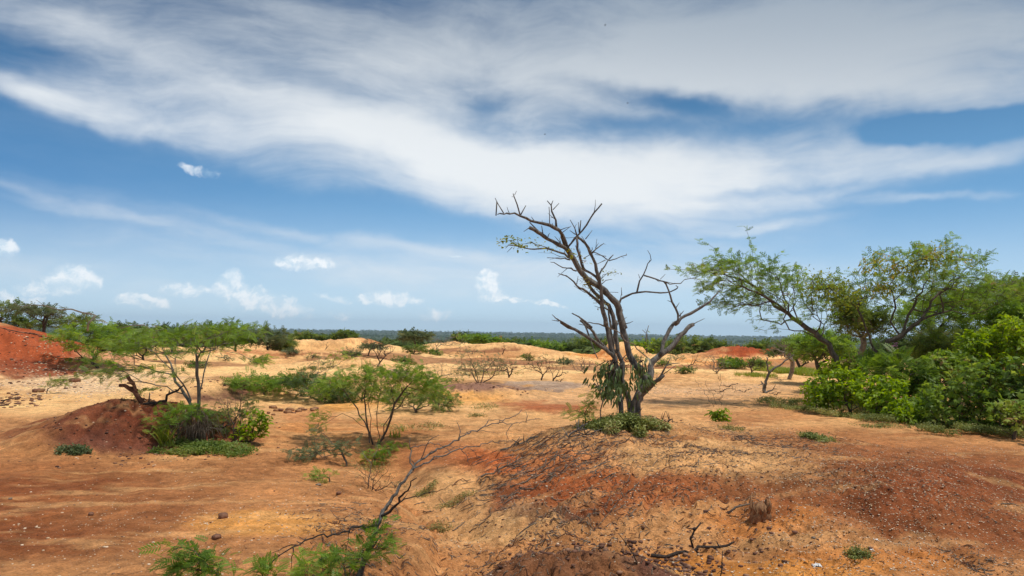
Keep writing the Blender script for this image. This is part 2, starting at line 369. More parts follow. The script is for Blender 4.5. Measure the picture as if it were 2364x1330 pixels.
def soil(x, y):
    u, v = PX(x, y, G(x, y, False))
    r = np.hypot(x, y)
    n1 = fbm(x * .35, y * .35, 101, 4); n2 = fbm(x * 1.6, y * 1.6, 103, 4, .6); n3 = fbm(x * 7, y * 7, 105, 3, .6)
    base = np.outer(np.ones(len(x)), TAN)
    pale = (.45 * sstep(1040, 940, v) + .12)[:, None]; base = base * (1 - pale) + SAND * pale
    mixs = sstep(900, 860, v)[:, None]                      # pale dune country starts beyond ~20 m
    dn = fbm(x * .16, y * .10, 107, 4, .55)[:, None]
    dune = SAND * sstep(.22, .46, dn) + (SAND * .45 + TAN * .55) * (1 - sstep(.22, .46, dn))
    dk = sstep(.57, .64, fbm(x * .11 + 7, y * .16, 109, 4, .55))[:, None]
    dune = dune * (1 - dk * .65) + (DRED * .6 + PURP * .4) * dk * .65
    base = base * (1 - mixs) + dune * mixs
    wu = u + (n1 - .5) * 130 + (n2 - .5) * 60; wv = v + (n1 - .5) * 24 + (n2 - .5) * 22 + (n3 - .5) * 8
    for (a, b, c, d, col, s) in SOILS:
        k = s * (1 - sstep(.55, 1.15, np.sqrt(((wu - a) / c) ** 2 + ((wv - b) / d) ** 2)))
        base = base * (1 - k[:, None]) + col * k[:, None]
    # the two dumped heaps are of their own dark soil
    for (mx, my, rx, ry, rot, col, a0, a1) in [(0.32, 4.66, 1.55, 0.88, -4, PURP * 1.0, .62, .90), (-5.7, 11.5, 2.5, 1.7, 12, BROWN * .35 + DRED * .3 + PURP * .35, .50, .98)]:
        c, s_ = cos(R(rot)), sin(R(rot)); qx = x + (n2 - .5) * .35 + (n3 - .5) * .12; qy = y + (n2 - .5) * .25
        e = np.hypot(((qx - mx) * c + (qy - my) * s_) / rx, (-(qx - mx) * s_ + (qy - my) * c) / ry)
        k = (1 - sstep(a0, a1, e + (n3 - .5) * .25))[:, None] * (.62 + .36 * sstep(.38, .58, n2))[:, None]
        base = base * (1 - k) + col * k
    # mottling: soil films, iron staining and pale crust
    m = sstep(.52, .72, n2)[:, None] * .35
    base = base * (1 - m) + base * np.array([1.35, 1.30, 1.2]) * m
    m = sstep(.50, .68, 1 - n2)[:, None] * .62
    base = base * (1 - m) + base * np.array([.70, .62, .56]) * m
    st = sstep(.55, .72, fbm(x * .8 + y * .25, y * 3.2 - x * .5, 113, 4, .6))[:, None] * (.62 * sstep(30, 15, r))[:, None]
    base = base * (1 - st) + (base * .55 + SAND * .45) * st
    base = base * (0.70 + .60 * n3)[:, None]
    # scrub floor and far woodland
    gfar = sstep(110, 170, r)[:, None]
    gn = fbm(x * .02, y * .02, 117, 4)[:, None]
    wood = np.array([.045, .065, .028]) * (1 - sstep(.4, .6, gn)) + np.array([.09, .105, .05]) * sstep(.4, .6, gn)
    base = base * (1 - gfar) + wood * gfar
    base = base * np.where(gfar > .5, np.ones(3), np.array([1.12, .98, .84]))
    return np.clip(base, 0.01, .9)

# ------------------------------------------------------------------ mesh helpers
def mk(name, V, faces, mat, parent=None, smooth=False, rnd=None, col=None):
    """faces: list of integer arrays (m,k); rnd: list of per-face arrays"""
    me = bpy.data.meshes.new(name)
    V = np.asarray(V, dtype=np.float32).reshape(-1, 3)
    faces = [np.asarray(f, dtype=np.int32) for f in faces if len(f)]
    me.vertices.add(len(V)); me.vertices.foreach_set('co', V.ravel())
    li = np.concatenate([f.ravel() for f in faces]); tot = np.concatenate([np.full(len(f), f.shape[1], np.int32) for f in faces])
    me.loops.add(len(li)); me.loops.foreach_set('vertex_index', li)
    me.polygons.add(len(tot)); st = np.concatenate([[0], np.cumsum(tot)[:-1]]).astype(np.int32)
    me.polygons.foreach_set('loop_start', st); me.polygons.foreach_set('loop_total', tot)
    if smooth: me.polygons.foreach_set('use_smooth', np.ones(len(tot), bool))
    if rnd is not None:
        a = me.attributes.new('rnd', 'FLOAT', 'FACE'); a.data.foreach_set('value', np.asarray(rnd, np.float32))
    if col is not None:
        a = me.attributes.new('soil', 'FLOAT_COLOR', 'POINT')
        c4 = np.ones((len(V), 4), np.float32); c4[:, :3] = col; a.data.foreach_set('color', c4.ravel())
    me.update(calc_edges=True)
    if mat: me.materials.append(mat)
    o = bpy.data.objects.new(name, me); COL.objects.link(o)
    if parent is not None: o.parent = parent
    return o

def tag(o, label=None, cat=None, group=None, kind=None):
    if label: o['label'] = label
    if cat: o['category'] = cat
    if group: o['group'] = group
    if kind: o['kind'] = kind
    return o

def thing(name, label, cat, loc, group=None):
    o = bpy.data.objects.new(name, None); COL.objects.link(o); o.empty_display_size = .2
    o.location = tuple(float(c) for c in loc)
    return tag(o, label, cat, group)

def local(V, root):
    return np.asarray(V) - np.array(root.location)

def Gs(x, y):
    return float(G(np.array([x]), np.array([y]))[0])

def ground_at(px, py, ymin=3.0):
    d = ray(px, py); Y = np.concatenate([np.arange(ymin, 60, .02), np.arange(60, 400, .5)])
    P = CAM + np.outer(Y / d[1], d)
    below = P[:, 2] < G(P[:, 0], P[:, 1], False)
    i = int(np.argmax(below)) if below.any() else len(Y) - 1
    p = P[i]
    return np.array([p[0], p[1], Gs(p[0], p[1])])

# ------------------------------------------------------------------ materials
def mat_new(name):
    m = bpy.data.materials.new(name); m.use_nodes = True
    t = m.node_tree; b = t.nodes['Principled BSDF']
    return m, t, b

def ramp(t, fac, stops):
    r = t.nodes.new('ShaderNodeValToRGB'); t.links.new(fac, r.inputs[0])
    while len(r.color_ramp.elements) < len(stops): r.color_ramp.elements.new(.5)
    for e, (p, c) in zip(r.color_ramp.elements, stops):
        e.position = p; e.color = (*c, 1)
    return r.outputs[0]

def mat_ground():
    m, t, b = mat_new('soil_and_sand'); L = t.links.new
    at_ = NN(t, 'ShaderNodeAttribute', attribute_name='soil')
    tc = NN(t, 'ShaderNodeTexCoord')
    n1 = NN(t, 'ShaderNodeTexNoise', i_Scale=9.0, i_Detail=8.0, i_Roughness=.7); L(tc.outputs['Object'], n1.inputs['Vector'])
    mpp = NN(t, 'ShaderNodeMapping'); L(tc.outputs['Object'], mpp.inputs[0]); mpp.inputs['Scale'].default_value = (1, 2.2, 1); mpp.inputs['Rotation'].default_value = (0, 0, .25)
    n2 = NN(t, 'ShaderNodeTexNoise', i_Scale=38.0, i_Detail=4.0, i_Roughness=.7); L(mpp.outputs[0], n2.inputs['Vector'])
    f = math_n(t, 'ADD', math_n(t, 'MULTIPLY', n1.outputs['Fac'], .8), math_n(t, 'MULTIPLY', n2.outputs['Fac'], .9))
    mr = NN(t, 'ShaderNodeMapRange'); L(f, mr.inputs[0]); mr.inputs[1].default_value = .5; mr.inputs[2].default_value = 1.2; mr.inputs[3].default_value = .26; mr.inputs[4].default_value = 1.82
    mx = NN(t, 'ShaderNodeVectorMath', operation='SCALE'); L(at_.outputs['Color'], mx.inputs[0]); L(mr.outputs[0], mx.inputs['Scale'])
    # grit: tiny pale and dark grains
    vo = NN(t, 'ShaderNodeTexVoronoi', i_Scale=60.0); L(tc.outputs['Object'], vo.inputs['Vector'])
    g1 = NN(t, 'ShaderNodeMapRange'); L(vo.outputs['Distance'], g1.inputs[0]); g1.inputs[1].default_value = .22; g1.inputs[2].default_value = .12; g1.inputs[3].default_value = 0; g1.inputs[4].default_value = 1
    sp = NN(t, 'ShaderNodeSeparateColor'); L(vo.outputs['Color'], sp.inputs[0])
    sel = math_n(t, 'MULTIPLY', g1.outputs[0], math_n(t, 'GREATER_THAN', sp.outputs[0], .74))
    gm = NN(t, 'ShaderNodeMix', data_type='RGBA'); L(math_n(t, 'MULTIPLY', sel, .5), gm.inputs[0]); L(mx.outputs[0], gm.inputs[6]); gm.inputs[7].default_value = (.74, .55, .37, 1)
    sel2 = math_n(t, 'MULTIPLY', g1.outputs[0], math_n(t, 'LESS_THAN', sp.outputs[0], .15))
    gm2 = NN(t, 'ShaderNodeMix', data_type='RGBA'); L(math_n(t, 'MULTIPLY', sel2, .6), gm2.inputs[0]); L(gm.outputs[2], gm2.inputs[6]); gm2.inputs[7].default_value = (.06, .035, .025, 1)
    L(gm2.outputs[2], b.inputs['Base Color']); b.inputs['Roughness'].default_value = .95; b.inputs['Specular IOR Level'].default_value = .15
    bp = NN(t, 'ShaderNodeBump', i_Strength=.8, i_Distance=.03)
    wc = NN(t, 'ShaderNodeVectorMath', operation='MULTIPLY_ADD'); L(n1.outputs['Color'], wc.inputs[0]); wc.inputs[1].default_value = (.25, .25, 0); L(tc.outputs['Object'], wc.inputs[2])
    cr = NN(t, 'ShaderNodeTexVoronoi', i_Scale=5.5, feature='DISTANCE_TO_EDGE'); L(wc.outputs[0], cr.inputs['Vector'])
    crm = NN(t, 'ShaderNodeMapRange'); L(cr.outputs['Distance'], crm.inputs[0]); crm.inputs[1].default_value = 0; crm.inputs[2].default_value = .035
    big = NN(t, 'ShaderNodeTexNoise', i_Scale=.7, i_Detail=2.0); L(tc.outputs['Object'], big.inputs['Vector'])
    bm_ = NN(t, 'ShaderNodeMapRange'); L(big.outputs['Fac'], bm_.inputs[0]); bm_.inputs[1].default_value = .5; bm_.inputs[2].default_value = .62
    f = math_n(t, 'ADD', f, math_n(t, 'MULTIPLY', math_n(t, 'MULTIPLY', crm.outputs[0], bm_.outputs[0]), .45))
    hh = math_n(t, 'ADD', f, math_n(t, 'MULTIPLY', g1.outputs[0], .15)); L(hh, bp.inputs['Height']); L(bp.outputs[0], b.inputs['Normal'])
    return m

def mat_bark(name, c1, c2, scale=30, rough=.9):
    m, t, b = mat_new(name); L = t.links.new
    tc = NN(t, 'ShaderNodeTexCoord')
    mp = NN(t, 'ShaderNodeMapping'); L(tc.outputs['Object'], mp.inputs[0]); mp.inputs['Scale'].default_value = (1, 1, .3)
    n = NN(t, 'ShaderNodeTexNoise', i_Scale=scale, i_Detail=8.0, i_Roughness=.78); L(mp.outputs[0], n.inputs['Vector'])
    c = ramp(t, n.outputs['Fac'], [(.36, c1), (.64, c2)])
    L(c, b.inputs['Base Color']); b.inputs['Roughness'].default_value = rough; b.inputs['Specular IOR Level'].default_value = .2
    bp = NN(t, 'ShaderNodeBump', i_Strength=1.0, i_Distance=.02); L(n.outputs['Fac'], bp.inputs['Height']); L(bp.outputs[0], b.inputs['Normal'])
    return m

def mat_leaf(name, c1, c2, c3=None, trans=.35, rough=.5, spec=.3, dead=None):
    m, t, b = mat_new(name); L = t.links.new
    a = NN(t, 'ShaderNodeAttribute', attribute_name='rnd')
    st = [(0, c1), (.68 if c3 else 1, c2)] + ([(.93, c3), (1, dead or c3)] if c3 else [])
    c = ramp(t, a.outputs['Fac'], st)
    L(c, b.inputs['Base Color']); b.inputs['Roughness'].default_value = rough; b.inputs['Specular IOR Level'].default_value = spec
    tr = NN(t, 'ShaderNodeBsdfTranslucent')
    hs = NN(t, 'ShaderNodeHueSaturation', i_Value=1.5, i_Saturation=1.1); hs.inputs['Hue'].default_value = .485; L(c, hs.inputs['Color']); L(hs.outputs[0], tr.inputs[0])
    mx = NN(t, 'ShaderNodeMixShader', i_0=trans); L(b.outputs[0], mx.inputs[1]); L(tr.outputs[0], mx.inputs[2])
    L(mx.outputs[0], t.nodes['Material Output'].inputs['Surface'])
    return m

def mat_plain(name, c1, c2, scale=20, rough=.9):
    return mat_bark(name, c1, c2, scale, rough)

M_GROUND = mat_ground()
M_DEAD = mat_bark('weathered_dead_bark', (.042, .038, .033), (.27, .245, .21), 26)
M_PALEWOOD = mat_bark('pale_dead_wood', (.11, .085, .06), (.36, .29, .22), 30)
M_DARKTWIG = mat_bark('dark_twig', (.022, .016, .013), (.10, .075, .06), 40)
M_BARK = mat_bark('acacia_bark', (.045, .035, .026), (.17, .14, .105), 22)
M_GREYBARK = mat_bark('grey_bark', (.10, .09, .075), (.30, .27, .22), 22)
M_CLAY = mat_bark('crumbly_clay', (.16, .07, .035), (.46, .25, .12), 30)
M_REDWOOD = mat_bark('rotten_red_wood', (.08, .035, .02), (.26, .12, .07), 24)
def LG(name, c1, c2, c3=None, trans=.35, rough=.5, spec=.3, k=1.0):
    q = lambda c: tuple(min(.9, v * k) for v in c) if c else None
    return mat_leaf(name, q(c1), q(c2), q(c3), trans, rough, spec, (.30, .20, .09))
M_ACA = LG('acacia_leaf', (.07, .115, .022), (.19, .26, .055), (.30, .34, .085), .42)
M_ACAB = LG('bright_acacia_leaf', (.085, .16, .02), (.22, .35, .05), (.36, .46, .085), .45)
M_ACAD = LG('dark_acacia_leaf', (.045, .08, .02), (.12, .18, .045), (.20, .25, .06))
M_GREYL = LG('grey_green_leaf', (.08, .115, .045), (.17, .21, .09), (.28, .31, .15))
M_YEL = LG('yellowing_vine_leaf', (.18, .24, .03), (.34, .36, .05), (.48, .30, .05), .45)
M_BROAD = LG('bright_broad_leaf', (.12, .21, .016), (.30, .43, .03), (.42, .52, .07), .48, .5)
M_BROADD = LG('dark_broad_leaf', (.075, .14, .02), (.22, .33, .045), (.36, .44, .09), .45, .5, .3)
M_GRASS = LG('grass_blade', (.14, .20, .02), (.28, .36, .04), (.40, .40, .09), .35)
M_COVER = LG('ground_herb_leaf', (.11, .14, .035), (.26, .29, .075), (.42, .41, .16), .25)
M_COVERY = LG('yellowish_herb_leaf', (.18, .17, .045), (.36, .32, .10), (.5, .44, .2), .25)
M_LIANA = LG('drooping_strap_leaf', (.06, .10, .03), (.16, .22, .07), (.45, .42, .30), .2, .45)
# ------------------------------------------------------------------ ground sheet
def build_ground():
    r1 = 1.4 * (3.4 / 1.4) ** (np.arange(20) / 20.0)
    r2 = 3.4 * (14 / 3.4) ** (np.arange(330) / 330.0)
    r3 = 14 * (120 / 14.0) ** (np.arange(230) / 230.0)
    r4 = 120 * (9000 / 120.0) ** (np.arange(111) / 110.0)
    rr = np.concatenate([r1, r2, r3, r4])
    th = np.concatenate([np.linspace(-180, -44, 60, endpoint=False), np.linspace(-44, 44, 820, endpoint=False), np.linspace(44, 180, 60, endpoint=False)])
    th = np.radians(th); nt = len(th); nr = len(rr)
    X = np.outer(rr, np.sin(th)).ravel(); Y = np.outer(rr, np.cos(th)).ravel()
    Z = G(X, Y)
    C = soil(X, Y)
    V = np.stack([X, Y, Z], -1)
    c0 = np.array([[0, 0, float(Z[:nt].mean())]])
    i = np.arange(nr - 1)[:, None] * nt; j = np.arange(nt)[None, :]; j2 = (j + 1) % nt
    q = np.stack([i + j, i + nt + j, i + nt + j2, i + j2], -1).reshape(-1, 4)[:, ::-1]
    V = np.concatenate([V, c0]); C = np.concatenate([C, C[:1]])
    k = len(V) - 1
    tri = np.stack([np.full(nt, k), j2[0], j[0]], -1)
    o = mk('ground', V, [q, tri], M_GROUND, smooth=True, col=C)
    return tag(o, 'bare red, ochre and sandy ground with mounds, a dry wash and distant plain', 'ground', kind='structure')
build_ground()
# ------------------------------------------------------------------ wood and leaf builders
RNG = np.random.default_rng(7)

def unit(v):
    v = np.asarray(v, float)
    return v / np.maximum(np.linalg.norm(v, axis=-1, keepdims=True), 1e-9)

class Wood:
    """collects tubes and thin segments, builds ONE mesh"""
    def __init__(s): s.V = []; s.F4 = []; s.F3 = []; s.n = 0
    def tube(s, pts, rad, sides=7, bump=0.0, cap=True, seed=0):
        pts = np.asarray(pts, float); rad = np.asarray(rad, float)
        k = len(pts)
        if k < 2: return
        T = np.gradient(pts, axis=0); T = unit(T)
        ref = np.array([0.31, -0.83, 0.46]); 
        if abs(unit(T.mean(0)) @ unit(ref)) > .9: ref = np.array([1.0, .1, .1])
        N = unit(np.cross(T, ref)); B = np.cross(T, N)
        a = np.linspace(0, 2 * pi, sides, endpoint=False)
        rr = rad[:, None] * np.ones((1, sides))
        if bump:
            g = np.random.default_rng(seed + 99)
            ridge = 1 + bump * np.interp(np.arange(sides), np.arange(sides), g.normal(size=sides)).clip(-1.3, 1.3)
            rr = rr * ridge * (1 + bump * .6 * g.normal(size=(k, sides)).clip(-1.5, 1.5))
        R_ = pts[:, None, :] + rr[..., None] * (np.cos(a)[None, :, None] * N[:, None, :] + np.sin(a)[None, :, None] * B[:, None, :])
        s.V.append(R_.reshape(-1, 3))
        i = np.arange(k - 1)[:, None] * sides; j = np.arange(sides)[None]; j2 = (j + 1) % sides
        s.F4.append((np.stack([i + j, i + j2, i + sides + j2, i + sides + j], -1).reshape(-1, 4)) + s.n)
        n0 = s.n; s.n += k * sides
        if cap:
            for e, ring in ((0, 0), (k - 1, (k - 1) * sides)):
                s.V.append(pts[e][None]); c = s.n; s.n += 1
                s.F3.append(np.stack([np.full(sides, c), n0 + ring + (j2[0] if e == 0 else j[0]), n0 + ring + (j[0] if e == 0 else j2[0])], -1))
    def segs(s, P0, P1, r0, r1, sides=3):
        P0 = np.asarray(P0, float); P1 = np.asarray(P1, float)
        if len(P0) == 0: return
        T = unit(P1 - P0); ref = np.tile([0.31, -0.83, 0.46], (len(T), 1))
        ref[np.abs(np.einsum('ij,ij->i', T, unit(ref))) > .92] = (1, .1, .1)
        N = unit(np.cross(T, ref)); B = np.cross(T, N)
        a = np.linspace(0, 2 * pi, sides, endpoint=False)
        c = np.cos(a)[None, :, None] * N[:, None, :] + np.sin(a)[None, :, None] * B[:, None, :]
        V = np.stack([P0[:, None] + np.asarray(r0)[:, None, None] * c, P1[:, None] + np.asarray(r1)[:, None, None] * c], 1)
        m = len(P0); s.V.append(V.reshape(-1, 3))
        i = np.arange(m)[:, None] * 2 * sides; j = np.arange(sides)[None]; j2 = (j + 1) % sides
        s.F4.append(np.stack([i + j, i + j2, i + sides + j2, i + sides + j], -1).reshape(-1, 4) + s.n); s.n += m * 2 * sides
    def build(s, name, mat, root=None, smooth=True):
        V = np.concatenate(s.V)
        if root is not None: V = local(V, root)
        return mk(name, V, s.F4 + s.F3, mat, root, smooth=smooth)

def crooked(pts, step, kink, rng, keep=True):
    """resample a polyline with small kinks"""
    pts = np.asarray(pts, float); out = [pts[0]]
    for a, b in zip(pts[:-1], pts[1:]):
        L = np.linalg.norm(b - a); n = max(1, int(round(L / step)))
        for q in range(1, n + 1):
            p = a + (b - a) * q / n
            if q < n or not keep: p = p + rng.normal(size=3) * kink * min(L, step * 2)
            out.append(p)
    return np.array(out)

class Tree:
    """nodes with parents; grown towards attraction points (shortest wood with short paths)"""
    def __init__(s, seed=0):
        s.P = []; s.par = []; s.path = []; s.rng = np.random.default_rng(seed)
    def add(s, p, par):
        s.P.append(np.asarray(p, float)); s.par.append(par)
        s.path.append(0 if par < 0 else s.path[par] + np.linalg.norm(s.P[-1] - s.P[par])); return len(s.P) - 1
    def limb(s, pts, step=.15, kink=.12, root=False):
        pts = crooked(pts, step, kink, s.rng)
        if root or not s.P: k = s.add(pts[0], -1)
        else:
            A = np.array(s.P); k = int(np.argmin(np.linalg.norm(A - pts[0], axis=1)))
        for p in pts[1:]: k = s.add(p, k)
        return k
    def grow(s, A, bf=.35, step=.14, kink=.14, up=.0, minpath=0.0):
        A = np.asarray(A)
        root = s.P[0]; A = A[np.argsort(np.linalg.norm(A - root, axis=1))]
        P = np.zeros((len(A) * 14 + len(s.P) + 10, 3)); n = len(s.P); P[:n] = s.P; path = np.zeros(len(P)); path[:n] = s.path
        for a in A:
            d = np.linalg.norm(P[:n] - a, axis=1)
            cost = d + bf * path[:n] + np.where(path[:n] < minpath, 5, 0)
            i = int(np.argmin(cost)); L = d[i]
            m_ = min(12, max(1, int(round(L / step)))); b = P[i].copy(); k = i
            for q in range(1, m_ + 1):
                t = q / m_
                p = b + (a - b) * t + np.array([0, 0, up * L * (t * (1 - t))])
                if q < m_: p = p + s.rng.normal(size=3) * kink * min(L / m_, step) * 1.2
                k = s.add(p, k); P[n] = p; path[n] = s.path[-1]; n += 1
            if n > len(P) - 14: break
    def radii(s, rbase, rtip):
        n = len(s.P); cnt = np.zeros(n); ch = np.zeros(n, int)
        par = np.array(s.par)
        for i in range(n - 1, -1, -1):
            if ch[i] == 0: cnt[i] = 1
            if par[i] >= 0: cnt[par[i]] += cnt[i]; ch[par[i]] += 1
        e = math.log(rbase / rtip) / math.log(max(cnt[0], 2.0))
        r = rtip * cnt ** e
        s.r = r; s.cnt = cnt; s.ch = ch
        return r
    def wood(s, W, thick=.012, sides=6, bump=.0, thin_sides=3):
        P = np.array(s.P); par = np.array(s.par); r = s.r; n = len(P)
        # main chains: follow the thickest child
        best = {}
        for i in range(n):
            p = par[i]
            if p >= 0 and (p not in best or r[i] > r[best[p]]): best[p] = i
        thin0 = []; 
        for i in range(n):
            p = par[i]
            if p >= 0 and best.get(p) == i and not (r[i] < thick): continue
            if p >= 0 and r[i] < thick: thin0.append(i); continue
            ch = [i] if p < 0 else [p, i]
            k = i
            while k in best and r[best[k]] >= thick:
                k = best[k]; ch.append(k)
            rr = r[ch].copy()
            if p >= 0: rr[0] = min(rr[0], rr[1] * 1.25)
            if k in best: rr[-1] = max(rr[-1] * .8, thick * .7)
            if len(ch) > 1: W.tube(P[ch], rr, sides, bump, seed=i)
        t = np.array(thin0, int)
        if len(t): W.segs(P[par[t]], P[t], np.minimum(r[par[t]], r[t] * 1.25), r[t], thin_sides)
    def tips(s, below):
        """nodes carrying twigs (few tips beyond them) with their direction"""
        P = np.array(s.P); par = np.array(s.par); k = np.where((s.cnt <= below) & (par >= 0))[0]
        return P[k], unit(P[k] - P[par[k]])

def frames(D, up, rng, roll=.5):
    """frame whose x is D and whose z leans to up"""
    D = unit(D); U = np.tile(np.asarray(up, float), (len(D), 1)) + rng.normal(size=(len(D), 3)) * roll
    Yv = unit(np.cross(U, D)); Z = np.cross(D, Yv)
    return np.stack([D, Yv, Z], 1)

def scatter(tpl, pos, fr, sc):
    """tpl=(V,[faces]) placed n times"""
    TV, TF = tpl
    V = pos[:, None, :] + np.einsum('vk,nkj->nvj', TV, fr) * np.asarray(sc)[:, None, None]
    n = len(pos); k = len(TV)
    F = [(f[None] + (np.arange(n) * k)[:, None, None]).reshape(-1, f.shape[1]) for f in TF]
    return V.reshape(-1, 3), F

def rnd_faces(TF, vals):
    return np.concatenate([np.repeat(vals, len(f)) for f in TF])

def tpl_frond(pairs=6, ang=58, droop=.25, wid=.10, ln=.42):
    """a feather leaf: rachis strip with paired pinnae"""
    V = []; F = []
    def quad(a, b, w):
        d = np.array(b) - np.array(a); nrm = np.array([-d[1], d[0], 0]); nrm = nrm / np.linalg.norm(nrm) * w * .5
        k = len(V); mid = (np.array(a) + np.array(b)) / 2 + [0, 0, .02]
        V.extend([np.array(a), mid - nrm, np.array(b), mid + nrm]); F.append([k, k + 1, k + 2, k + 3])
    z = lambda x: -droop * x * x
    quad((0, 0, 0), (1, 0, z(1)), .035)
    for i in range(pairs):
        x = .14 + .82 * i / (pairs - 1); l = ln * (1 - .35 * abs(x - .45) * 2) 
        for s in (1, -1):
            a = R(ang - 18 * x)
            quad((x, 0, z(x)), (x + l * cos(a), s * l * sin(a), z(x) - .10 * l), wid)
    return np.array(V), [np.array(F)]

def tpl_leaf(w=.5, fold=.12, droop=.25):
    V = np.array([[0, 0, 0], [.3, w * .5, fold], [.7, w * .42, fold - droop * .45], [1, 0, -droop], [.7, -w * .42, fold - droop * .45], [.3, -w * .5, fold], [.35, 0, 0], [.7, 0, -droop * .5]])
    F = [np.array([[0, 6, 1, 1], [6, 7, 2, 1], [7, 3, 3, 2], [0, 5, 6, 6], [6, 5, 4, 7], [7, 4, 3, 3]])]
    F4 = np.array([[6, 7, 2, 1], [6, 5, 4, 7]]); F3 = np.array([[0, 6, 1], [7, 3, 2], [0, 5, 6], [7, 4, 3]])
    return V, [F4, F3]

def tpl_lobed():
    """five-lobed leaf, cupped"""
    a = [(-2.6, .34), (-2.05, .62), (-1.45, .42), (-1.0, .86), (-.5, .46), (0, 1.0), (.5, .46), (1.0, .86), (1.45, .42), (2.05, .62), (2.6, .34)]
    V = [[.25, 0, .06]] + [[.25 + r * cos(t) * .78, r * sin(t) * .78, -.30 * r * r + .03] for t, r in a]
    F = [[0, i, i + 1] for i in range(1, len(a))]
    F.append([0, len(a), 1])
    return np.array(V), [np.array(F)]

def tpl_blade(n=3, bend=.5, w=.045):
    V = []; F = []
    for i in range(n + 1):
        t = i / n; x = bend * t * t; z = t * (1 - .25 * bend * t); ww = w * (1 - t) ** .7 if t < 1 else 0.002
        V += [[x, ww, z], [x, -ww, z]]
    for i in range(n): F.append([2 * i, 2 * i + 1, 2 * i + 3, 2 * i + 2])
    return np.array(V), [np.array(F)]

T_FROND = tpl_frond(7); T_FROND_S = tpl_frond(4, 55, .25, .17, .45); T_LEAF = tpl_leaf(); T_STRAP = tpl_leaf(.26, .05, .25)
T_LOBED = tpl_lobed(); T_BLADE = tpl_blade(); T_FROND_F = tpl_frond(3, 50, .2, .26, .5)

def leaves(name, tpl, mat, root, P, D, size, n_each, rng, up=(0, 0, 1), roll=.5, spread=.9, jit=.03, flat_=.5, droop=0.0):
    n = len(P) * n_each
    if n == 0: return None
    pos = np.repeat(P, n_each, 0) + rng.normal(size=(n, 3)) * jit
    d = np.repeat(D, n_each, 0) + rng.normal(size=(n, 3)) * spread
    d[:, 2] = d[:, 2] * flat_ - droop
    fr = frames(d, up, rng, roll)
    sc = size * rng.uniform(.6, 1.25, n)
    V, F = scatter(tpl, pos, fr, sc)
    # colour clumps: neighbouring leaves share a tone
    q = fbm(pos[:, 0] * 2.2 + pos[:, 2] * 1.3, pos[:, 1] * 2.2 - pos[:, 2] * 1.7, 5, 3)
    v = np.clip((q - .5) * 1.3 + .42 + rng.normal(size=n) * .16, 0, 1)
    if root is not None: V = local(V, root)
    return mk(name, V, F, mat, root, smooth=False, rnd=rnd_faces(tpl[1], v))

def ell(n, c, r, rng, shell=.35, flat_bottom=True):
    """points in an ellipsoid, more towards its upper shell"""
    u = unit(rng.normal(size=(n, 3)))
    if flat_bottom: u[:, 2] = np.where(u[:, 2] < -.15, -u[:, 2] * rng.random(n), u[:, 2])
    q = rng.random(n) ** shell
    return np.asarray(c) + u * q[:, None] * np.asarray(r)

def env_pts(envs, Y, n, rng):
    """envs: (px, py, rx_px, ry_px, dY, rY, weight)"""
    w = np.array([e[2] * e[3] * (e[6] if len(e) > 6 else 1) for e in envs], float); w /= w.sum(); out = []
    for e, k in zip(envs, w):
        c = at(e[0], e[1], Y + e[4]); s = (Y + e[4]) / FPX
        out.append(ell(max(2, int(n * k)), c, (e[2] * s, e[5], e[3] * s), rng, .5, False))
    return np.concatenate(out)

def plant(name, label, cat, base, envs, limbs=(), Y=None, n=200, rb=.04, rt=.0025, tpl=None, lmat=None, lsize=.09, each=3, below=3,
          bark=None, seed=1, bf=.35, group=None, thick=.010, stems=1, step=.16, kink=.16, up=.15, partnames=('trunk', 'crown'), sink=.08, minpath=0, leafsp=.9, droop=.0, sides=6, flat_=.5, bump=0, z0=None):
    rng = np.random.default_rng(seed)
    b = ground_at(*base) if Y is None else None
    if b is None:
        p = at(base[0], base[1], Y); b = np.array([p[0], Y, Gs(p[0], Y)])
    Y = b[1]
    root = thing(name, label, cat, b, group)
    T = Tree(seed)
    b0 = b - [0, 0, sink]
    if limbs:
        first = True
        for q in limbs:
            pts = [at(a[0], a[1], Y + (a[2] if len(a) > 2 else 0)) for a in q]
            if first or (len(q[0]) > 3): pts[0] = b0 + (np.array([pts[0][0] - b[0], 0, 0]) if not first else 0)
            if first: T.limb(pts, step, kink * .5, True); first = False
            else: T.limb(pts, step, kink * .5)
    else:
        T.limb([b0, b + [0, 0, .05]], step, 0, True)
    A = env_pts(envs, Y, n, rng)
    gz = G(A[:, 0], A[:, 1], False); A = A[A[:, 2] > gz + .03]
    T.grow(A, bf, step, kink, up, minpath)
    T.radii(rb, rt)
    W = Wood(); T.wood(W, thick, sides, bump)
    W.build(partnames[0], bark or M_BARK, root)
    if tpl is not None:
        P, D = T.tips(below)
        leaves(partnames[1], tpl, lmat, root, P, D, lsize, each, rng, spread=leafsp, droop=droop, flat_=flat_)
    return root, T
# ------------------------------------------------------------------ the dead tree
def C1(p): return (1100 + p[0] / 3.912, 420 + p[1] / 3.912)
def C2(p): return (1200 + p[0] / 4.434, 740 + p[1] / 4.434)

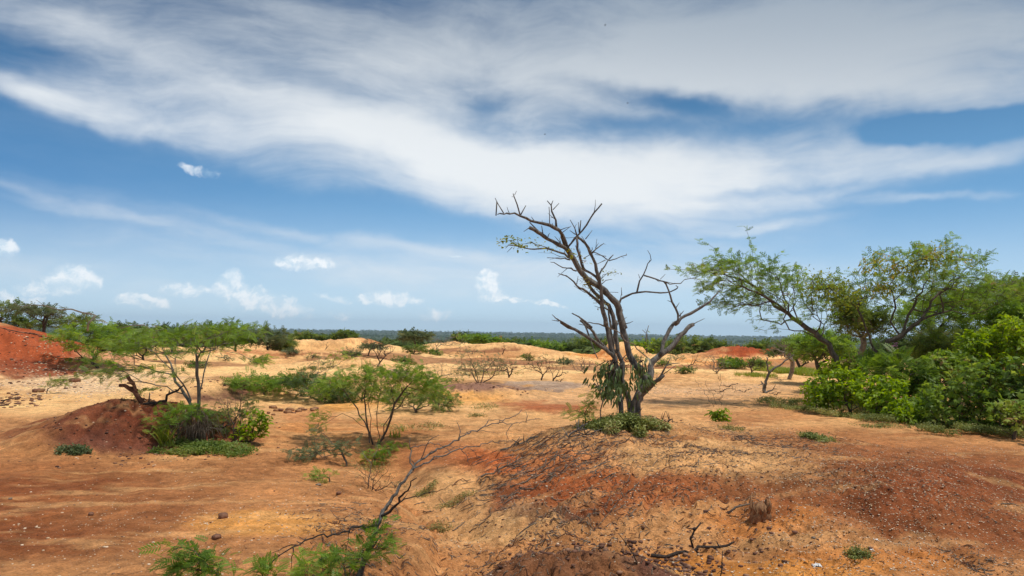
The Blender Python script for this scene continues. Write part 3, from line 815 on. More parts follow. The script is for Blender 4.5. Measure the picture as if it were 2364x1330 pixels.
def dead_tree():
    gb = ground_at(1452, 972)
    Y0 = gb[1]; S = Y0 / FPX
    root = thing('dead_tree', 'tall leafless grey tree leaning left with twisted split trunk on a low mound', 'tree', gb)
    rng = np.random.default_rng(5)
    def conv(pts, f, d0, d1, sc):
        out = []; n = len(pts)
        for i, p in enumerate(pts):
            q = f(p); out.append(at(q[0], q[1], Y0 + d0 + (d1 - d0) * i / (n - 1)))
        return np.array(out)
    def limb(W, cs, pts, w0, w1, d0, d1, step=.07, kink=.09, sides=9, bump=.10, foot=False, knob=True):
        f, k = (C1, 3.912) if cs == 1 else (C2, 4.434)
        P = conv(pts, f, d0, d1, k)
        if foot: P[0][2] = Gs(P[0][0], P[0][1]) - .12
        # smooth curve through the traced points, then small kinks
        n = len(P); t = np.arange(n); tt = np.linspace(0, n - 1, max(2, int(np.linalg.norm(np.diff(P, axis=0), axis=1).sum() / step)))
        i = np.clip(tt.astype(int), 0, n - 2); u = (tt - i)[:, None]
        Pm = P[np.clip(i - 1, 0, n - 1)]; P0 = P[i]; P1 = P[i + 1]; P2 = P[np.clip(i + 2, 0, n - 1)]
        Q = .5 * (2 * P0 + (P1 - Pm) * u + (2 * Pm - 5 * P0 + 4 * P1 - P2) * u ** 2 + (3 * P0 - Pm - 3 * P1 + P2) * u ** 3)
        Q = .6 * Q + .4 * (P0 * (1 - u) + P1 * u)
        Q[1:-1] += rng.normal(size=Q[1:-1].shape) * step * kink
        r = np.linspace(w0, w1, len(Q)) / k * S * .46
        r = r * (1 + rng.normal(size=len(Q)) * .07)
        W.tube(Q, np.maximum(r, .0025), sides, bump, seed=int(rng.integers(1e6)))
        # short snapped twigs and knobs
        if knob:
            for q in range(1, len(Q) - 1):
                if rng.random() < .22:
                    d = unit(rng.normal(size=3)); d = unit(d + np.array([0, 0, .5]) + (Q[q] - Q[q - 1]) / step * .5)
                    L = (rng.uniform(.03, .10) if rng.random() < .7 else rng.uniform(.10, .26)); e = Q[q] + d * (r[q] + L)
                    W.tube([Q[q], Q[q] + d * (r[q] + L * .5) + rng.normal(size=3) * .006, e], np.array([.45, .3, .15]) * min(r[q], .014) + .001, 4, 0)
        return Q
    W = Wood()
    limb(W, 2, [(1190, 990), (1195, 900), (1205, 800), (1245, 720), (1290, 650), (1270, 570), (1235, 490), (1175, 440), (1125, 330), (1090, 200), (1055, 80), (1040, 10)], 92, 62, 0, .08, bump=.13, sides=12, foot=True)
    limb(W, 2, [(1140, 990), (1150, 900), (1190, 800), (1235, 730)], 62, 50, -.03, -.05, bump=.14, sides=10, foot=True)
    limb(W, 2, [(1160, 980), (1180, 860), (1240, 760), (1310, 690), (1320, 620)], 60, 56, .05, .06, bump=.14, sides=10, foot=True)
    limb(W, 1, [(1330, 1330), (1300, 1220), (1270, 1110), (1190, 1020), (1120, 950), (1010, 880), (930, 790), (870, 690), (815, 600), (780, 500)], 66, 46, .08, -.1, bump=.12, sides=11)
    W.build('trunk', M_DEAD, root)
    W = Wood()
    limb(W, 2, [(1050, 1000), (1035, 860), (1010, 720), (985, 600), (990, 480), (965, 350), (925, 230), (895, 80), (885, 10)], 66, 46, -.12, -.15, bump=.13, sides=10, foot=True)
    limb(W, 1, [(1165, 1300), (1150, 1190), (1130, 1090), (1125, 980), (1105, 890), (1085, 770), (1050, 665), (1005, 595), (945, 520), (912, 490)], 42, 20, -.15, -.35, bump=.1)
    limb(W, 1, [(1105, 890), (1050, 840), (985, 800), (950, 770), (930, 680), (905, 580), (905, 500)], 26, 20, -.2, -.35, bump=.1)
    W.build('limb', M_DEAD, root)
    W = Wood()
    limb(W, 2, [(1150, 960), (1110, 800), (1075, 700), (1045, 570), (1045, 440), (1015, 350), (990, 220), (980, 90), (985, 0)], 56, 46, .02, .02, bump=.16, sides=10, foot=True)
    limb(W, 1, [(1240, 1330), (1235, 1220), (1190, 1130), (1140, 1070), (1060, 1000), (990, 900), (960, 840)], 40, 22, .02, .0, bump=.14)
    limb(W, 1, [(1215, 1330), (1205, 1230), (1180, 1150), (1120, 1100), (1050, 1030)], 18, 10, -.02, -.1, bump=.2)
    limb(W, 2, [(930, 20), (935, 130), (960, 250), (985, 330)], 18, 22, -.08, 0, bump=.2)
    W.build('limb', M_DEAD, root)
    W = Wood()   # right hand fork
    limb(W, 2, [(1290, 690), (1330, 600), (1345, 500), (1365, 410), (1420, 355), (1480, 335), (1540, 275), (1600, 205), (1660, 130), (1720, 78), (1778, 38)], 76, 42, .03, .5, sides=10)
    limb(W, 2, [(1440, 355), (1455, 280), (1490, 185), (1545, 80), (1600, 15)], 44, 36, .18, .35)
    limb(W, 1, [(1790, 1290), (1850, 1230), (1950, 1180), (2050, 1120), (2120, 1060), (2170, 1010), (2210, 980)], 36, 9, .35, .7)
    limb(W, 1, [(1780, 1290), (1830, 1225), (1802, 1165), (1772, 1090), (1750, 1010), (1722, 945), (1690, 900)], 24, 14, .33, .2)
    limb(W, 1, [(2020, 1130), (2000, 1100), (1980, 1075)], 8, 4, .5, .5)
    limb(W, 1, [(1820, 1225), (1850, 1195), (1872, 1165)], 12, 5, .35, .35); limb(W, 1, [(1770, 1090), (1745, 1080), (1725, 1070)], 8, 5, .3, .3); limb(W, 1, [(1800, 1140), (1812, 1105), (1832, 1090)], 9, 4, .3, .3)
    W.build('limb', M_DEAD, root)
    W = Wood()
    limb(W, 2, [(1290, 720), (1340, 670), (1400, 620), (1475, 562)], 60, 30, .0, -.3, sides=9)
    limb(W, 2, [(1400, 615), (1440, 570), (1470, 515), (1500, 462), (1560, 445), (1640, 435)], 26, 7, -.15, -.3)
    limb(W, 2, [(1500, 462), (1530, 420), (1545, 380)], 12, 5, -.2, -.2)
    W.build('limb', M_DEAD, root)
    W = Wood()   # low left limbs
    limb(W, 2, [(985, 400), (940, 340), (880, 300), (800, 240), (715, 185), (620, 125), (500, 65), (420, 20)], 44, 24, -.1, -.7)
    limb(W, 1, [(870, 1325), (800, 1285), (745, 1258), (715, 1225), (682, 1198)], 24, 5, -.7, -.8, bump=.2)
    limb(W, 1, [(745, 1258), (720, 1235), (690, 1260), (680, 1248)], 7, 4, -.75, -.75)
    limb(W, 2, [(925, 340), (850, 255), (795, 180), (740, 105), (680, 50), (620, 0)], 36, 24, -.12, -.45)
    limb(W, 1, [(1040, 1320), (985, 1265), (920, 1225), (862, 1187)], 26, 10, -.45, -.55)
    limb(W, 1, [(985, 1265), (960, 1240), (930, 1215)], 10, 6, -.5, -.5); limb(W, 1, [(1010, 1300), (965, 1295), (925, 1285)], 12, 5, -.5, -.6)
    limb(W, 2, [(660, 35), (690, 120), (738, 230), (775, 330), (800, 395)], 20, 8, -.4, -.55)
    limb(W, 2, [(850, 265), (890, 230), (880, 200)], 10, 5, -.3, -.3)
    limb(W, 1, [(1160, 1305), (1095, 1285), (1040, 1270), (990, 1272)], 14, 6, -.15, -.4)
    W.build('limb', M_DEAD, root)
    W = Wood()   # leaning top with its snag
    limb(W, 1, [(815, 600), (780, 500), (770, 470), (715, 415), (600, 375), (500, 350), (400, 310), (300, 280), (240, 282), (190, 293)], 44, 8, -.1, -.9, sides=9)
    limb(W, 1, [(395, 305), (368, 210), (345, 130), (330, 104)], 15, 6, -.6, -.7); limb(W, 1, [(345, 118), (362, 82)], 6, 3, -.7, -.7, knob=False); limb(W, 1, [(345, 140), (318, 132)], 4, 3, -.7, -.7, knob=False)
    limb(W, 1, [(398, 300), (415, 250), (446, 214)], 13, 7, -.6, -.5)
    limb(W, 1, [(245, 282), (205, 225), (182, 178), (168, 146)], 11, 5, -.85, -.9); limb(W, 1, [(184, 178), (184, 240), (176, 305)], 12, 11, -.9, -.9, kink=.04, knob=False)
    limb(W, 1, [(720, 420), (712, 345), (690, 270), (670, 215), (638, 170)], 24, 8, -.2, -.2); limb(W, 1, [(672, 215), (692, 168)], 10, 5, -.2, -.2); limb(W, 1, [(692, 250), (712, 215), (744, 194)], 10, 6, -.2, -.1)
    limb(W, 1, [(660, 382), (661, 300), (655, 225)], 9, 6, -.25, -.3); limb(W, 1, [(710, 330), (670, 318)], 6, 4, -.2, -.2, knob=False)
    limb(W, 1, [(525, 358), (515, 330), (495, 315)], 9, 4, -.5, -.5); limb(W, 1, [(592, 372), (594, 345)], 6, 3, -.4, -.4, knob=False)
    W.build('limb', M_DEAD, root)
    W = Wood()   # thick broken stub and the branches to its left
    limb(W, 1, [(830, 620), (745, 572), (660, 525), (600, 485), (555, 455), (482, 415)], 34, 30, -.12, -.6, sides=9)
    limb(W, 1, [(600, 482), (545, 432), (480, 365)], 14, 9, -.4, -.55); limb(W, 1, [(600, 470), (606, 415), (588, 396)], 10, 5, -.4, -.45); limb(W, 1, [(480, 412), (455, 425), (425, 450)], 10, 3, -.6, -.6)
    limb(W, 1, [(850, 690), (775, 645), (640, 602), (560, 607), (440, 600), (380, 580), (285, 570)], 22, 7, -.1, -.9)
    limb(W, 1, [(650, 600), (570, 572), (480, 545), (400, 560)], 9, 4, -.5, -.7); limb(W, 1, [(322, 590), (300, 615), (275, 636)], 7, 3, -.8, -.8)
    limb(W, 1, [(380, 580), (390, 530), (368, 498)], 6, 3, -.8, -.8); limb(W, 1, [(290, 570), (262, 585), (262, 600)], 8, 3, -.9, -.9)
    limb(W, 1, [(845, 705), (760, 690), (638, 685)], 13, 6, -.1, -.5); limb(W, 1, [(840, 700), (760, 665), (660, 632)], 8, 3, -.1, -.5)
    limb(W, 1, [(900, 805), (840, 782), (755, 760), (670, 725)], 15, 6, -.1, -.6)
    limb(W, 1, [(1140, 1100), (1060, 1045), (990, 990), (930, 950), (870, 900), (820, 850), (740, 828)], 30, 7, -.1, -.7, bump=.2); limb(W, 1, [(825, 860), (800, 840), (772, 832)], 9, 5, -.6, -.6)
    limb(W, 1, [(905, 925), (905, 880), (918, 850)], 7, 3, -.4, -.4); limb(W, 1, [(980, 1000), (920, 975), (880, 940)], 6, 3, -.3, -.4); limb(W, 1, [(1120, 1140), (1085, 1125), (1065, 1120)], 8, 3, -.1, -.2)
    W.build('limb', M_DEAD, root)
    W = Wood()   # crossing forks of the crown
    limb(W, 1, [(822, 592), (868, 545), (910, 490), (958, 445), (1010, 382), (1050, 300), (1090, 238), (1132, 196)], 20, 13, -.15, -.2)
    limb(W, 1, [(905, 480), (900, 430), (880, 388), (846, 343)], 13, 6, -.25, -.4); limb(W, 1, [(930, 460), (940, 400), (943, 347)], 14, 9, -.2, -.2); limb(W, 1, [(925, 455), (920, 365)], 9, 6, -.2, -.1)
    limb(W, 1, [(1045, 640), (1095, 592), (1152, 555)], 15, 6, -.3, -.1); limb(W, 1, [(1072, 600), (1088, 572), (1104, 550)], 7, 3, -.3, -.3)
    limb(W, 1, [(1098, 860), (1148, 772), (1190, 700), (1236, 658)], 20, 8, -.25, -.1); limb(W, 1, [(1198, 712), (1270, 690), (1350, 662), (1353, 650)], 11, 7, -.15, .1)
    limb(W, 1, [(1182, 702), (1105, 655), (1048, 630)], 11, 8, -.15, -.3); limb(W, 1, [(1170, 672), (1120, 668), (1070, 655)], 8, 4, -.2, -.3); limb(W, 1, [(1165, 705), (1120, 720), (1090, 742)], 8, 4, -.2, -.3)
    limb(W, 1, [(1022, 600), (1000, 540), (950, 490)], 12, 5, -.35, -.3); limb(W, 1, [(985, 515), (1012, 470), (1046, 438)], 9, 4, -.3, -.2)
    limb(W, 1, [(965, 692), (1015, 662), (1070, 632)], 9, 7, -.25, -.3); limb(W, 1, [(1112, 892), (1150, 855), (1200, 808)], 8, 4, -.2, -.1); limb(W, 1, [(1132, 922), (1170, 895), (1225, 880)], 8, 4, -.15, 0)
    limb(W, 1, [(770, 462), (828, 455), (838, 425), (855, 398)], 8, 4, -.2, -.2); limb(W, 1, [(895, 475), (842, 438)], 10, 5, -.25, -.25); limb(W, 1, [(770, 500), (885, 500)], 5, 4, -.1, -.3, knob=False)
    limb(W, 1, [(765, 560), (735, 520), (705, 490)], 10, 3, -.1, -.1); limb(W, 1, [(760, 545), (745, 505)], 6, 3, -.1, -.1)
    W.build('limb', M_DEAD, root)
    W = Wood()   # long arm reaching right
    limb(W, 1, [(1280, 1115), (1318, 1045), (1385, 1012), (1450, 1002), (1560, 990), (1640, 1000), (1720, 1004), (1780, 985), (1818, 960), (1800, 935)], 24, 8, .08, .1)
    limb(W, 1, [(1448, 1000), (1462, 930), (1500, 852), (1532, 785), (1568, 730), (1578, 680), (1545, 618)], 19, 5, .1, .0)
    limb(W, 1, [(1515, 845), (1580, 876), (1650, 882), (1700, 908), (1760, 930), (1830, 920), (1880, 886), (1950, 870), (2000, 890), (2040, 908)], 15, 3, .05, .3)
    limb(W, 1, [(1660, 880), (1680, 855), (1706, 834)], 7, 4, .1, .1); limb(W, 1, [(1700, 900), (1740, 905), (1785, 918)], 8, 3, .1, .1); limb(W, 1, [(1475, 870), (1462, 832)], 7, 3, .05, .0); limb(W, 1, [(1950, 870), (1990, 852)], 5, 3, .2, .2, knob=False)
    limb(W, 1, [(1312, 1025), (1275, 990), (1290, 965), (1308, 952)], 10, 4, .08, .05); limb(W, 1, [(1280, 998), (1225, 990), (1180, 995)], 6, 3, .08, 0)
    limb(W, 1, [(1300, 1090), (1312, 1060), (1305, 1020)], 10, 5, .08, .1)
    W.build('limb', M_DEAD, root)
    W = Wood()   # pale fallen branch caught across the trunks
    limb(W, 2, [(890, 62), (1000, 108), (1060, 190), (1150, 252), (1240, 322), (1335, 412)], 12, 12, -.3, -.1, bump=.05)
    W.build('limb', M_PALEWOOD, root); W = Wood()
    limb(W, 2, [(1300, 330), (1305, 250), (1295, 150), (1320, 50)], 16, 6, .0, .0); limb(W, 2, [(1290, 130), (1255, 95)], 8, 4, .0, .0)
    W.build('limb', M_PALEWOOD, root); W = Wood()
    limb(W, 2, [(1210, 960), (1235, 925), (1250, 900)], 16, 8, -.1, -.2); W.build('limb', M_PALEWOOD, root); W = Wood(); limb(W, 2, [(965, 1010), (1000, 950), (1010, 900)], 10, 4, -.2, -.2)
    W.build('limb', M_PALEWOOD, root); W = Wood()
    limb(W, 2, [(1220, 740), (1190, 710), (1165, 690)], 8, 4, -.1, -.2); W.build('limb', M_PALEWOOD, root); W = Wood(); limb(W, 2, [(1240, 690), (1215, 665), (1195, 650)], 8, 4, -.1, -.2)
    W.build('limb', M_PALEWOOD, root)
    return root, Y0, S
DT, DY, DS = dead_tree()

def strap_plant():
    # drooping leafy plant that has settled in the fork of the dead tree
    rng = np.random.default_rng(21)
    c = at(1418, 868, DY - .25)
    root = thing('climbing_plant', 'drooping dark green strap-leaved plant hanging in the fork of the dead tree', 'plant', c)
    W = Wood(); P = []; D = []
    for k in range(29):
        a = C2((rng.normal(930, 75), rng.normal(470, 65))); 
        if k > 24: a = C2((rng.normal(1250, 40), rng.normal(440, 22)))
        s = at(*C2((985, 420)) if k <= 24 else C2((1240, 430)), DY - .15)
        e = at(a[0], a[1], DY - .22 + rng.normal() * .14)
        L = np.linalg.norm(e - s)
        for q in range(5):
            e2 = e + rng.normal(size=3) * .05 + [0, 0, -.05 - .06 * q]
            P.append(e2); D.append(unit(e - s) * .5 + [0, 0, -.7])
        W.tube(crooked([s, (s + e) / 2 + [0, 0, .04], e, e + [0, 0, -.15]], .06, .1, rng), np.linspace(.006, .003, 1) .repeat(len(crooked([s, (s + e) / 2 + [0, 0, .04], e, e + [0, 0, -.15]], .06, .1, rng))), 4)
    W.build('stem', M_DARKTWIG, root)
    P = np.array(P); D = np.array(D)
    leaves('foliage', T_STRAP, M_LIANA, root, P, D, .105, 3, rng, up=(0, -1, .3), roll=.6, spread=.38, jit=.045, flat_=1, droop=.35)
    # hanging leafless stem below it
    W = Wood()
    for q in ([(960, 730), (900, 770), (850, 830), (830, 900), (825, 1060)], [(850, 830), (835, 760), (800, 680), (760, 640)], [(930, 750), (870, 740), (830, 700), (730, 600)], [(1060, 700), (1010, 790), (950, 730)]):
        pts = np.array([at(*C2(p), DY - .35) for p in q]); pts = crooked(pts, .06, .1, rng)
        W = Wood(); W.tube(pts, np.linspace(.012, .006, len(pts)), 5, .1); W.build('stem', M_PALEWOOD, root)
strap_plant()

def vine_leaves(label, pts, n, size, mat, seed, spread=.05):
    rng = np.random.default_rng(seed)
    A = np.array([at(*p) for p in pts]); A = crooked(A, .05, .15, rng)
    root = thing('vine', label, 'vine', A[0])
    W = Wood(); W.tube(A, np.full(len(A), .0035), 4); W.build('stem', M_DARKTWIG, root)
    k = rng.integers(0, len(A), n)
    leaves('foliage', T_LEAF, mat, root, A[k] + rng.normal(size=(n, 3)) * spread, unit(rng.normal(size=(n, 3))), size, 1, rng, spread=.6, jit=.01)
V1 = lambda x, y, d=0: (*C1((x, y)), DY + d)
vine_leaves('small yellow-green vine leaves on the leftmost thin branch of the dead tree', [V1(200, 550, -.9), V1(300, 530, -.88), V1(350, 550, -.85), V1(430, 590, -.75)], 75, .045, M_YEL, 31, .035)
vine_leaves('sparse vine leaves strung along the upper left branch of the dead tree', [V1(440, 560, -.7), V1(500, 540, -.65), V1(570, 570, -.55), V1(650, 600, -.45), V1(700, 610, -.4)], 45, .032, M_YEL, 32, .03)
vine_leaves('few yellowish leaves wound round the middle of the dead trunk', [V1(850, 620, -.2), V1(890, 680, -.25), V1(950, 700, -.3), V1(970, 760, -.3)], 34, .045, M_YEL, 33, .04)
vine_leaves('mossy green creeper clinging between the leaning stems of the dead tree', [V1(960, 890, -.1), V1(1010, 940, -.12), V1(1050, 1000, -.14), V1(1100, 1060, -.14), V1(1160, 1110, -.1)], 130, .034, M_COVERY, 34, .04)
vine_leaves('tiny pale leaves at the tip of the right twig of the dead tree', [V1(1130, 870, -.15), V1(1180, 830, -.1), V1(1230, 815, -.05), V1(1285, 828, 0)], 26, .032, M_YEL, 35, .02)
vine_leaves('thin bright sprig of leaves before the right fork of the dead tree', [(*C2((1300, 340)), DY - .05), (*C2((1310, 240)), DY - .05), (*C2((1305, 150)), DY - .05)], 30, .05, M_BROAD, 36, .05)
# ------------------------------------------------------------------ living trees and shrubs
def mp_(fx, sx, fy, sy): return lambda *p: (fx + p[0] / sx, fy + p[1] / sy) + tuple(p[2:])
C3 = mp_(0, 3.167, 660, 3.167); C4 = mp_(600, 3.637, 740, 3.637); C5 = mp_(1520, 2.463, 500, 2.463); C6 = mp_(380, 2.627, 920, 2.627)
def LL(f, *lines): return [[f(*p) for p in q] for q in lines]

# left acacia on its mound
plant('acacia_tree', 'wide feathery green acacia with several thin grey stems on the dark left mound', 'tree', C3(1440, 905),
      [(430, 775, 140, 24, .0, 1.3), (530, 762, 75, 22, -.2, 1.0), (340, 790, 100, 24, .3, 1.1), (255, 858, 62, 18, .2, .8), (600, 832, 48, 9, -.2, .3, .8), (430, 802, 120, 26, -.3, 1.2, .6), (300, 800, 60, 30, .5, .8, .5), (240, 830, 40, 18, .2, .6, .5), (500, 800, 50, 24, 0, .8, .4), (380, 860, 90, 22, -.3, .8, .25)],
      LL(C3, [(1440, 900, 0, 1), (1455, 800, 0), (1450, 700, 0), (1440, 600, -.1), (1430, 480, -.1), (1480, 400, -.2), (1600, 330, -.3)],
         [(1415, 895, -.02, 1), (1375, 830, 0), (1320, 740, .1), (1270, 650, .2), (1250, 570, .3), (1200, 490, .3), (1100, 440, .4)],
         [(1425, 880, 0, 1), (1370, 770, .1), (1290, 660, -.1), (1230, 590, -.3), (1130, 490, -.4)],
         [(1455, 760, 0), (1490, 640, .2), (1510, 560, .3), (1540, 470, .4)],
         [(1350, 790, .05), (1150, 730, .2), (980, 700, .3), (820, 640, .3)], [(1270, 650, .2), (1080, 600, .3), (930, 580, .4), (780, 600, .4)]),
      n=370, rb=.042, rt=.0022, tpl=T_FROND, lmat=M_ACAB, lsize=.115, each=4, below=3, seed=11, bark=M_GREYBARK, minpath=.5)

# centre shrub in front of the yellow sand
plant('acacia_shrub', 'bright green feathery vase-shaped shrub with dark stems in the middle of the clearing', 'shrub', C4(962, 1034),
      [(775, 880, 48, 22, .1, .5), (850, 868, 60, 24, .0, .6), (935, 868, 62, 32, -.1, .6), (985, 888, 46, 26, .2, .5), (870, 905, 80, 30, .1, .6, .5), (745, 905, 30, 14, .1, .3, .6), (1010, 905, 30, 18, .2, .4, .5), (845, 960, 20, 14, -.2, .2, .2), (735, 968, 40, 14, -.3, .3, .35)],
      LL(C4, [(960, 1030, 0, 1), (930, 975, -.05), (905, 900, -.1), (890, 800, -.1), (875, 650, -.15), (880, 520, -.2), (890, 430, -.2)],
         [(962, 1028, 0, 1), (925, 900, .05), (918, 750, .1), (940, 600, .1), (970, 480, .1)], [(975, 1026, 0, 1), (985, 900, .1), (980, 780, .2), (1000, 640, .3)],
         [(985, 1025, 0, 1), (1060, 930, -.05), (1100, 820, -.1), (1130, 700, -.1), (1200, 600, -.1), (1290, 500, -.1)], [(955, 1020, 0, 1), (880, 850, .1), (820, 740, .2), (740, 640, .2)],
         [(990, 1020, 0, 1), (1040, 880, .1), (1110, 760, .25), (1220, 640, .4), (1330, 560, .4)], [(900, 930, -.1), (780, 820, -.2), (690, 780, -.3), (560, 860, -.4), (450, 910, -.4)]),
      n=330, rb=.030, rt=.0018, tpl=T_FROND, lmat=M_ACAB, lsize=.10, each=6, below=3, seed=12, minpath=.35)
plant('acacia_shrub', 'low grey-green feathery shrub just behind the bright middle shrub', 'shrub', (960, 952),
      [(985, 920, 75, 22, .2, .8), (1020, 935, 50, 10, .2, .5), (930, 925, 50, 18, .2, .6)], n=160, rb=.03, rt=.0025, tpl=T_FROND, lmat=M_ACA, lsize=.12, each=6, below=3, seed=13)
plant('acacia_shrub', 'low grey-green shrub joining the bush row to the middle shrub', 'shrub', (835, 925), [(835, 900, 60, 16, 0, .8), (900, 905, 60, 12, .2, .8), (790, 890, 40, 12, .2, .6)], n=150, rb=.03, rt=.003, tpl=T_FROND_S, lmat=M_ACA, lsize=.13, each=5, below=3, seed=24)
plant('bare_bush', 'loose grey leafless bush rising between the middle shrub and the thorn bush', 'shrub', (1010, 880), [(1010, 850, 40, 20, 0, .7), (1040, 862, 30, 14, 0, .5)], n=90, rb=.025, rt=.004, seed=25, bark=M_PALEWOOD, tpl=T_FROND_S, lmat=M_GREYL, lsize=.08, each=1, below=1)
plant('acacia_shrub', 'spreading low green shrub on the left end of the dark bush row', 'shrub', (610, 912), [(600, 885, 70, 15, 0, .8), (655, 882, 60, 16, .2, .8), (560, 880, 35, 7, .2, .5)], n=170, rb=.03, rt=.003, tpl=T_FROND_S, lmat=M_ACAB, lsize=.15, each=7, below=3, seed=14)
plant('acacia_shrub', 'dense dark green low shrub left of the bright middle shrub', 'shrub', (735, 930), [(735, 905, 55, 18, 0, .7), (700, 880, 50, 14, .3, .8), (780, 915, 40, 14, 0, .5)], n=170, rb=.03, rt=.003, tpl=T_FROND_S, lmat=M_ACAD, lsize=.14, each=7, below=3, seed=15)
plant('bare_bush', 'tangle of grey leafless twigs above the low green bush row', 'shrub', (712, 905), [(712, 868, 48, 22, 0, .6), (740, 840, 30, 20, .2, .4)], n=170, rb=.022, rt=.003, seed=16, bark=M_PALEWOOD, tpl=T_FROND_S, lmat=M_GREYL, lsize=.09, each=1, below=1)
plant('acacia_sapling', 'thin sapling with sparse green sprays rising left of the middle shrub', 'sapling', (760, 850), [(790, 822, 45, 14, 0, .5), (765, 838, 25, 14, 0, .4)], n=40, rb=.02, rt=.004, tpl=T_FROND_S, lmat=M_ACAB, lsize=.16, each=3, below=3, seed=17)

# thorn bushes of the middle distance
plant('thorn_bush', 'half-bare thorn bush with slim dark stems on a small rusty mound', 'shrub', C4(1840, 528),
      [(1110, 845, 62, 20, 0, .8), (1145, 835, 42, 18, .1, .6), (1075, 850, 25, 22, 0, .5), (1060, 815, 20, 20, 0, .4, .4)],
      LL(C4, [(1840, 525, 0, 1), (1790, 460, 0), (1765, 380, 0), (1740, 260, 0), (1705, 160, .1), (1682, 85, .1)], [(1842, 525, 0, 1), (1800, 400, .1), (1760, 340, .2)], [(1848, 520, 0, 1), (1960, 465, 0), (2050, 400, 0), (2150, 340, .1)], [(1850, 522, 0, 1), (1880, 430, .1), (1900, 350, .2)]),
      n=200, rb=.036, rt=.004, seed=18, tpl=T_FROND_S, lmat=M_GREYL, lsize=.12, each=2, below=2, minpath=.4)
plant('thorn_bush', 'sparsely leaved thorn bush left of the dead tree behind the grey pool of dust', 'shrub', (1250, 878), [(1255, 838, 42, 24, 0, .7), (1225, 845, 22, 18, 0, .5)], n=120, rb=.03, rt=.0045, seed=19, bark=M_DARKTWIG, tpl=T_FROND_S, lmat=M_GREYL, lsize=.10, each=1, below=1)
plant('bare_bush', 'low bare forked stems lying right of the sparse thorn bush', 'shrub', (1277, 880), [(1300, 858, 22, 12, 0, .4), (1275, 850, 10, 16, 0, .3)], n=26, rb=.03, rt=.006, seed=20, bark=M_DARKTWIG)
for i, (b, e, lab, nn) in enumerate([
    ((1348, 862), [(1345, 840, 34, 18, 0, .7)], 'brown leafless bush seen just left of the dead tree trunk', 110),
    ((1592, 858), [(1612, 832, 26, 18, 0, .5), (1585, 842, 14, 12, 0, .4)], 'few long bare slanting stems right of the dead tree', 34),
    ((1655, 862), [(1652, 836, 30, 20, 0, .8)], 'rounded leafless grey bush before the red hillocks', 120),
    ((1733, 866), [(1735, 838, 26, 20, 0, .7)], 'open bare shrub in front of the red hillocks', 60),
    ((1175, 872), [(1175, 850, 30, 12, 0, .6)], 'faint low twiggy bush between the two thorn bushes', 60),
    ((1428, 862), [(1440, 838, 18, 14, 0, .5)], 'small bare twiggy shrub framed by the fork of the dead tree', 40),
    ((872, 848), [(880, 795, 46, 14, 0, .8), (890, 815, 26, 20, 0, .6)], 'small flat-topped leafless tree on the sand beyond the middle shrub', 110),
    ((1012, 815), [(1040, 788, 48, 16, 0, 1.6), (1005, 790, 18, 18, 0, .8)], 'wide haze of bare grey branches on the dune edge', 220),
    ((752, 808), [(754, 792, 7, 12, 0, .3)], 'tiny bare twig plant on the left yellow dune', 8),
    ((1160, 818), [(1164, 802, 8, 15, 0, .3)], 'tiny leafless stem on the crest of the right yellow dune', 8)]):
    plant('bare_bush', lab, 'shrub', b, e, n=nn, rb=.035, rt=.007, seed=40 + i, bark=M_PALEWOOD if i in (0, 2, 7) else M_DARKTWIG, thick=.02, kink=.2)
for i, (b, e, lab, mt, nn, ls) in enumerate([
    ((955, 818), [(962, 805, 36, 9, 0, 1.2), (1000, 815, 25, 8, 0, 1.0)], 'flat green bush on the pale sand below the bare grey branches', M_ACA, 90, .25),
    ((850, 822), [(862, 800, 34, 7, 0, 1.0)], 'thin grey-green bush under the flat-topped bare tree', M_GREYL, 60, .22),
    ((1692, 850), [(1690, 838, 34, 11, 0, .9)], 'small round green bush before the left red hillock', M_ACAB, 110, .22),
    ((1745, 848), [(1750, 840, 26, 9, 0, .9)], 'low green bush at the foot of the right red hillock', M_ACA, 80, .22),
    ((1595, 862), [(1583, 854, 20, 6, 0, .5)], 'little tuft of greenery under the slanting bare stems', M_ACA, 40, .14)]):
    plant('green_bush', lab, 'shrub', b, e, n=nn, rb=.04, rt=.007, seed=60 + i, tpl=T_FROND_F, lmat=mt, lsize=ls, each=6, below=3, thick=.02)

ORD = ['first', 'second', 'third', 'fourth', 'fifth', 'sixth', 'seventh', 'eighth', 'ninth', 'tenth', 'eleventh', 'twelfth', 'thirteenth', 'fourteenth']
for i, (px, py, w) in enumerate([(455, 842, 20), (520, 826, 22), (598, 832, 16), (668, 812, 22), (722, 822, 14), (812, 818, 20), (926, 832, 26), (1090, 812, 24), (1215, 826, 18), (1300, 836, 20), (1395, 846, 16), (1462, 828, 24), (1530, 838, 18), (1560, 826, 20)]):
    gy = i % 3 == 1
    plant('scrub_bush', ('low grey twiggy' if gy else 'low dull green') + ' scrub bush on the pale far sand, ' + ORD[i] + ' from the left', 'shrub', (px, py + 6), [(px, py - 2, w, 6, 0, .7), (px + w * .5, py + 1, w * .6, 4, 0, .5)], n=55, rb=.03, rt=.007, tpl=T_FROND_F, lmat=M_GREYL if i % 2 else M_ACA, lsize=.17, each=1 if gy else 4, below=2, seed=140 + i, thick=.02, group='low scrub dotted over the pale far sand')
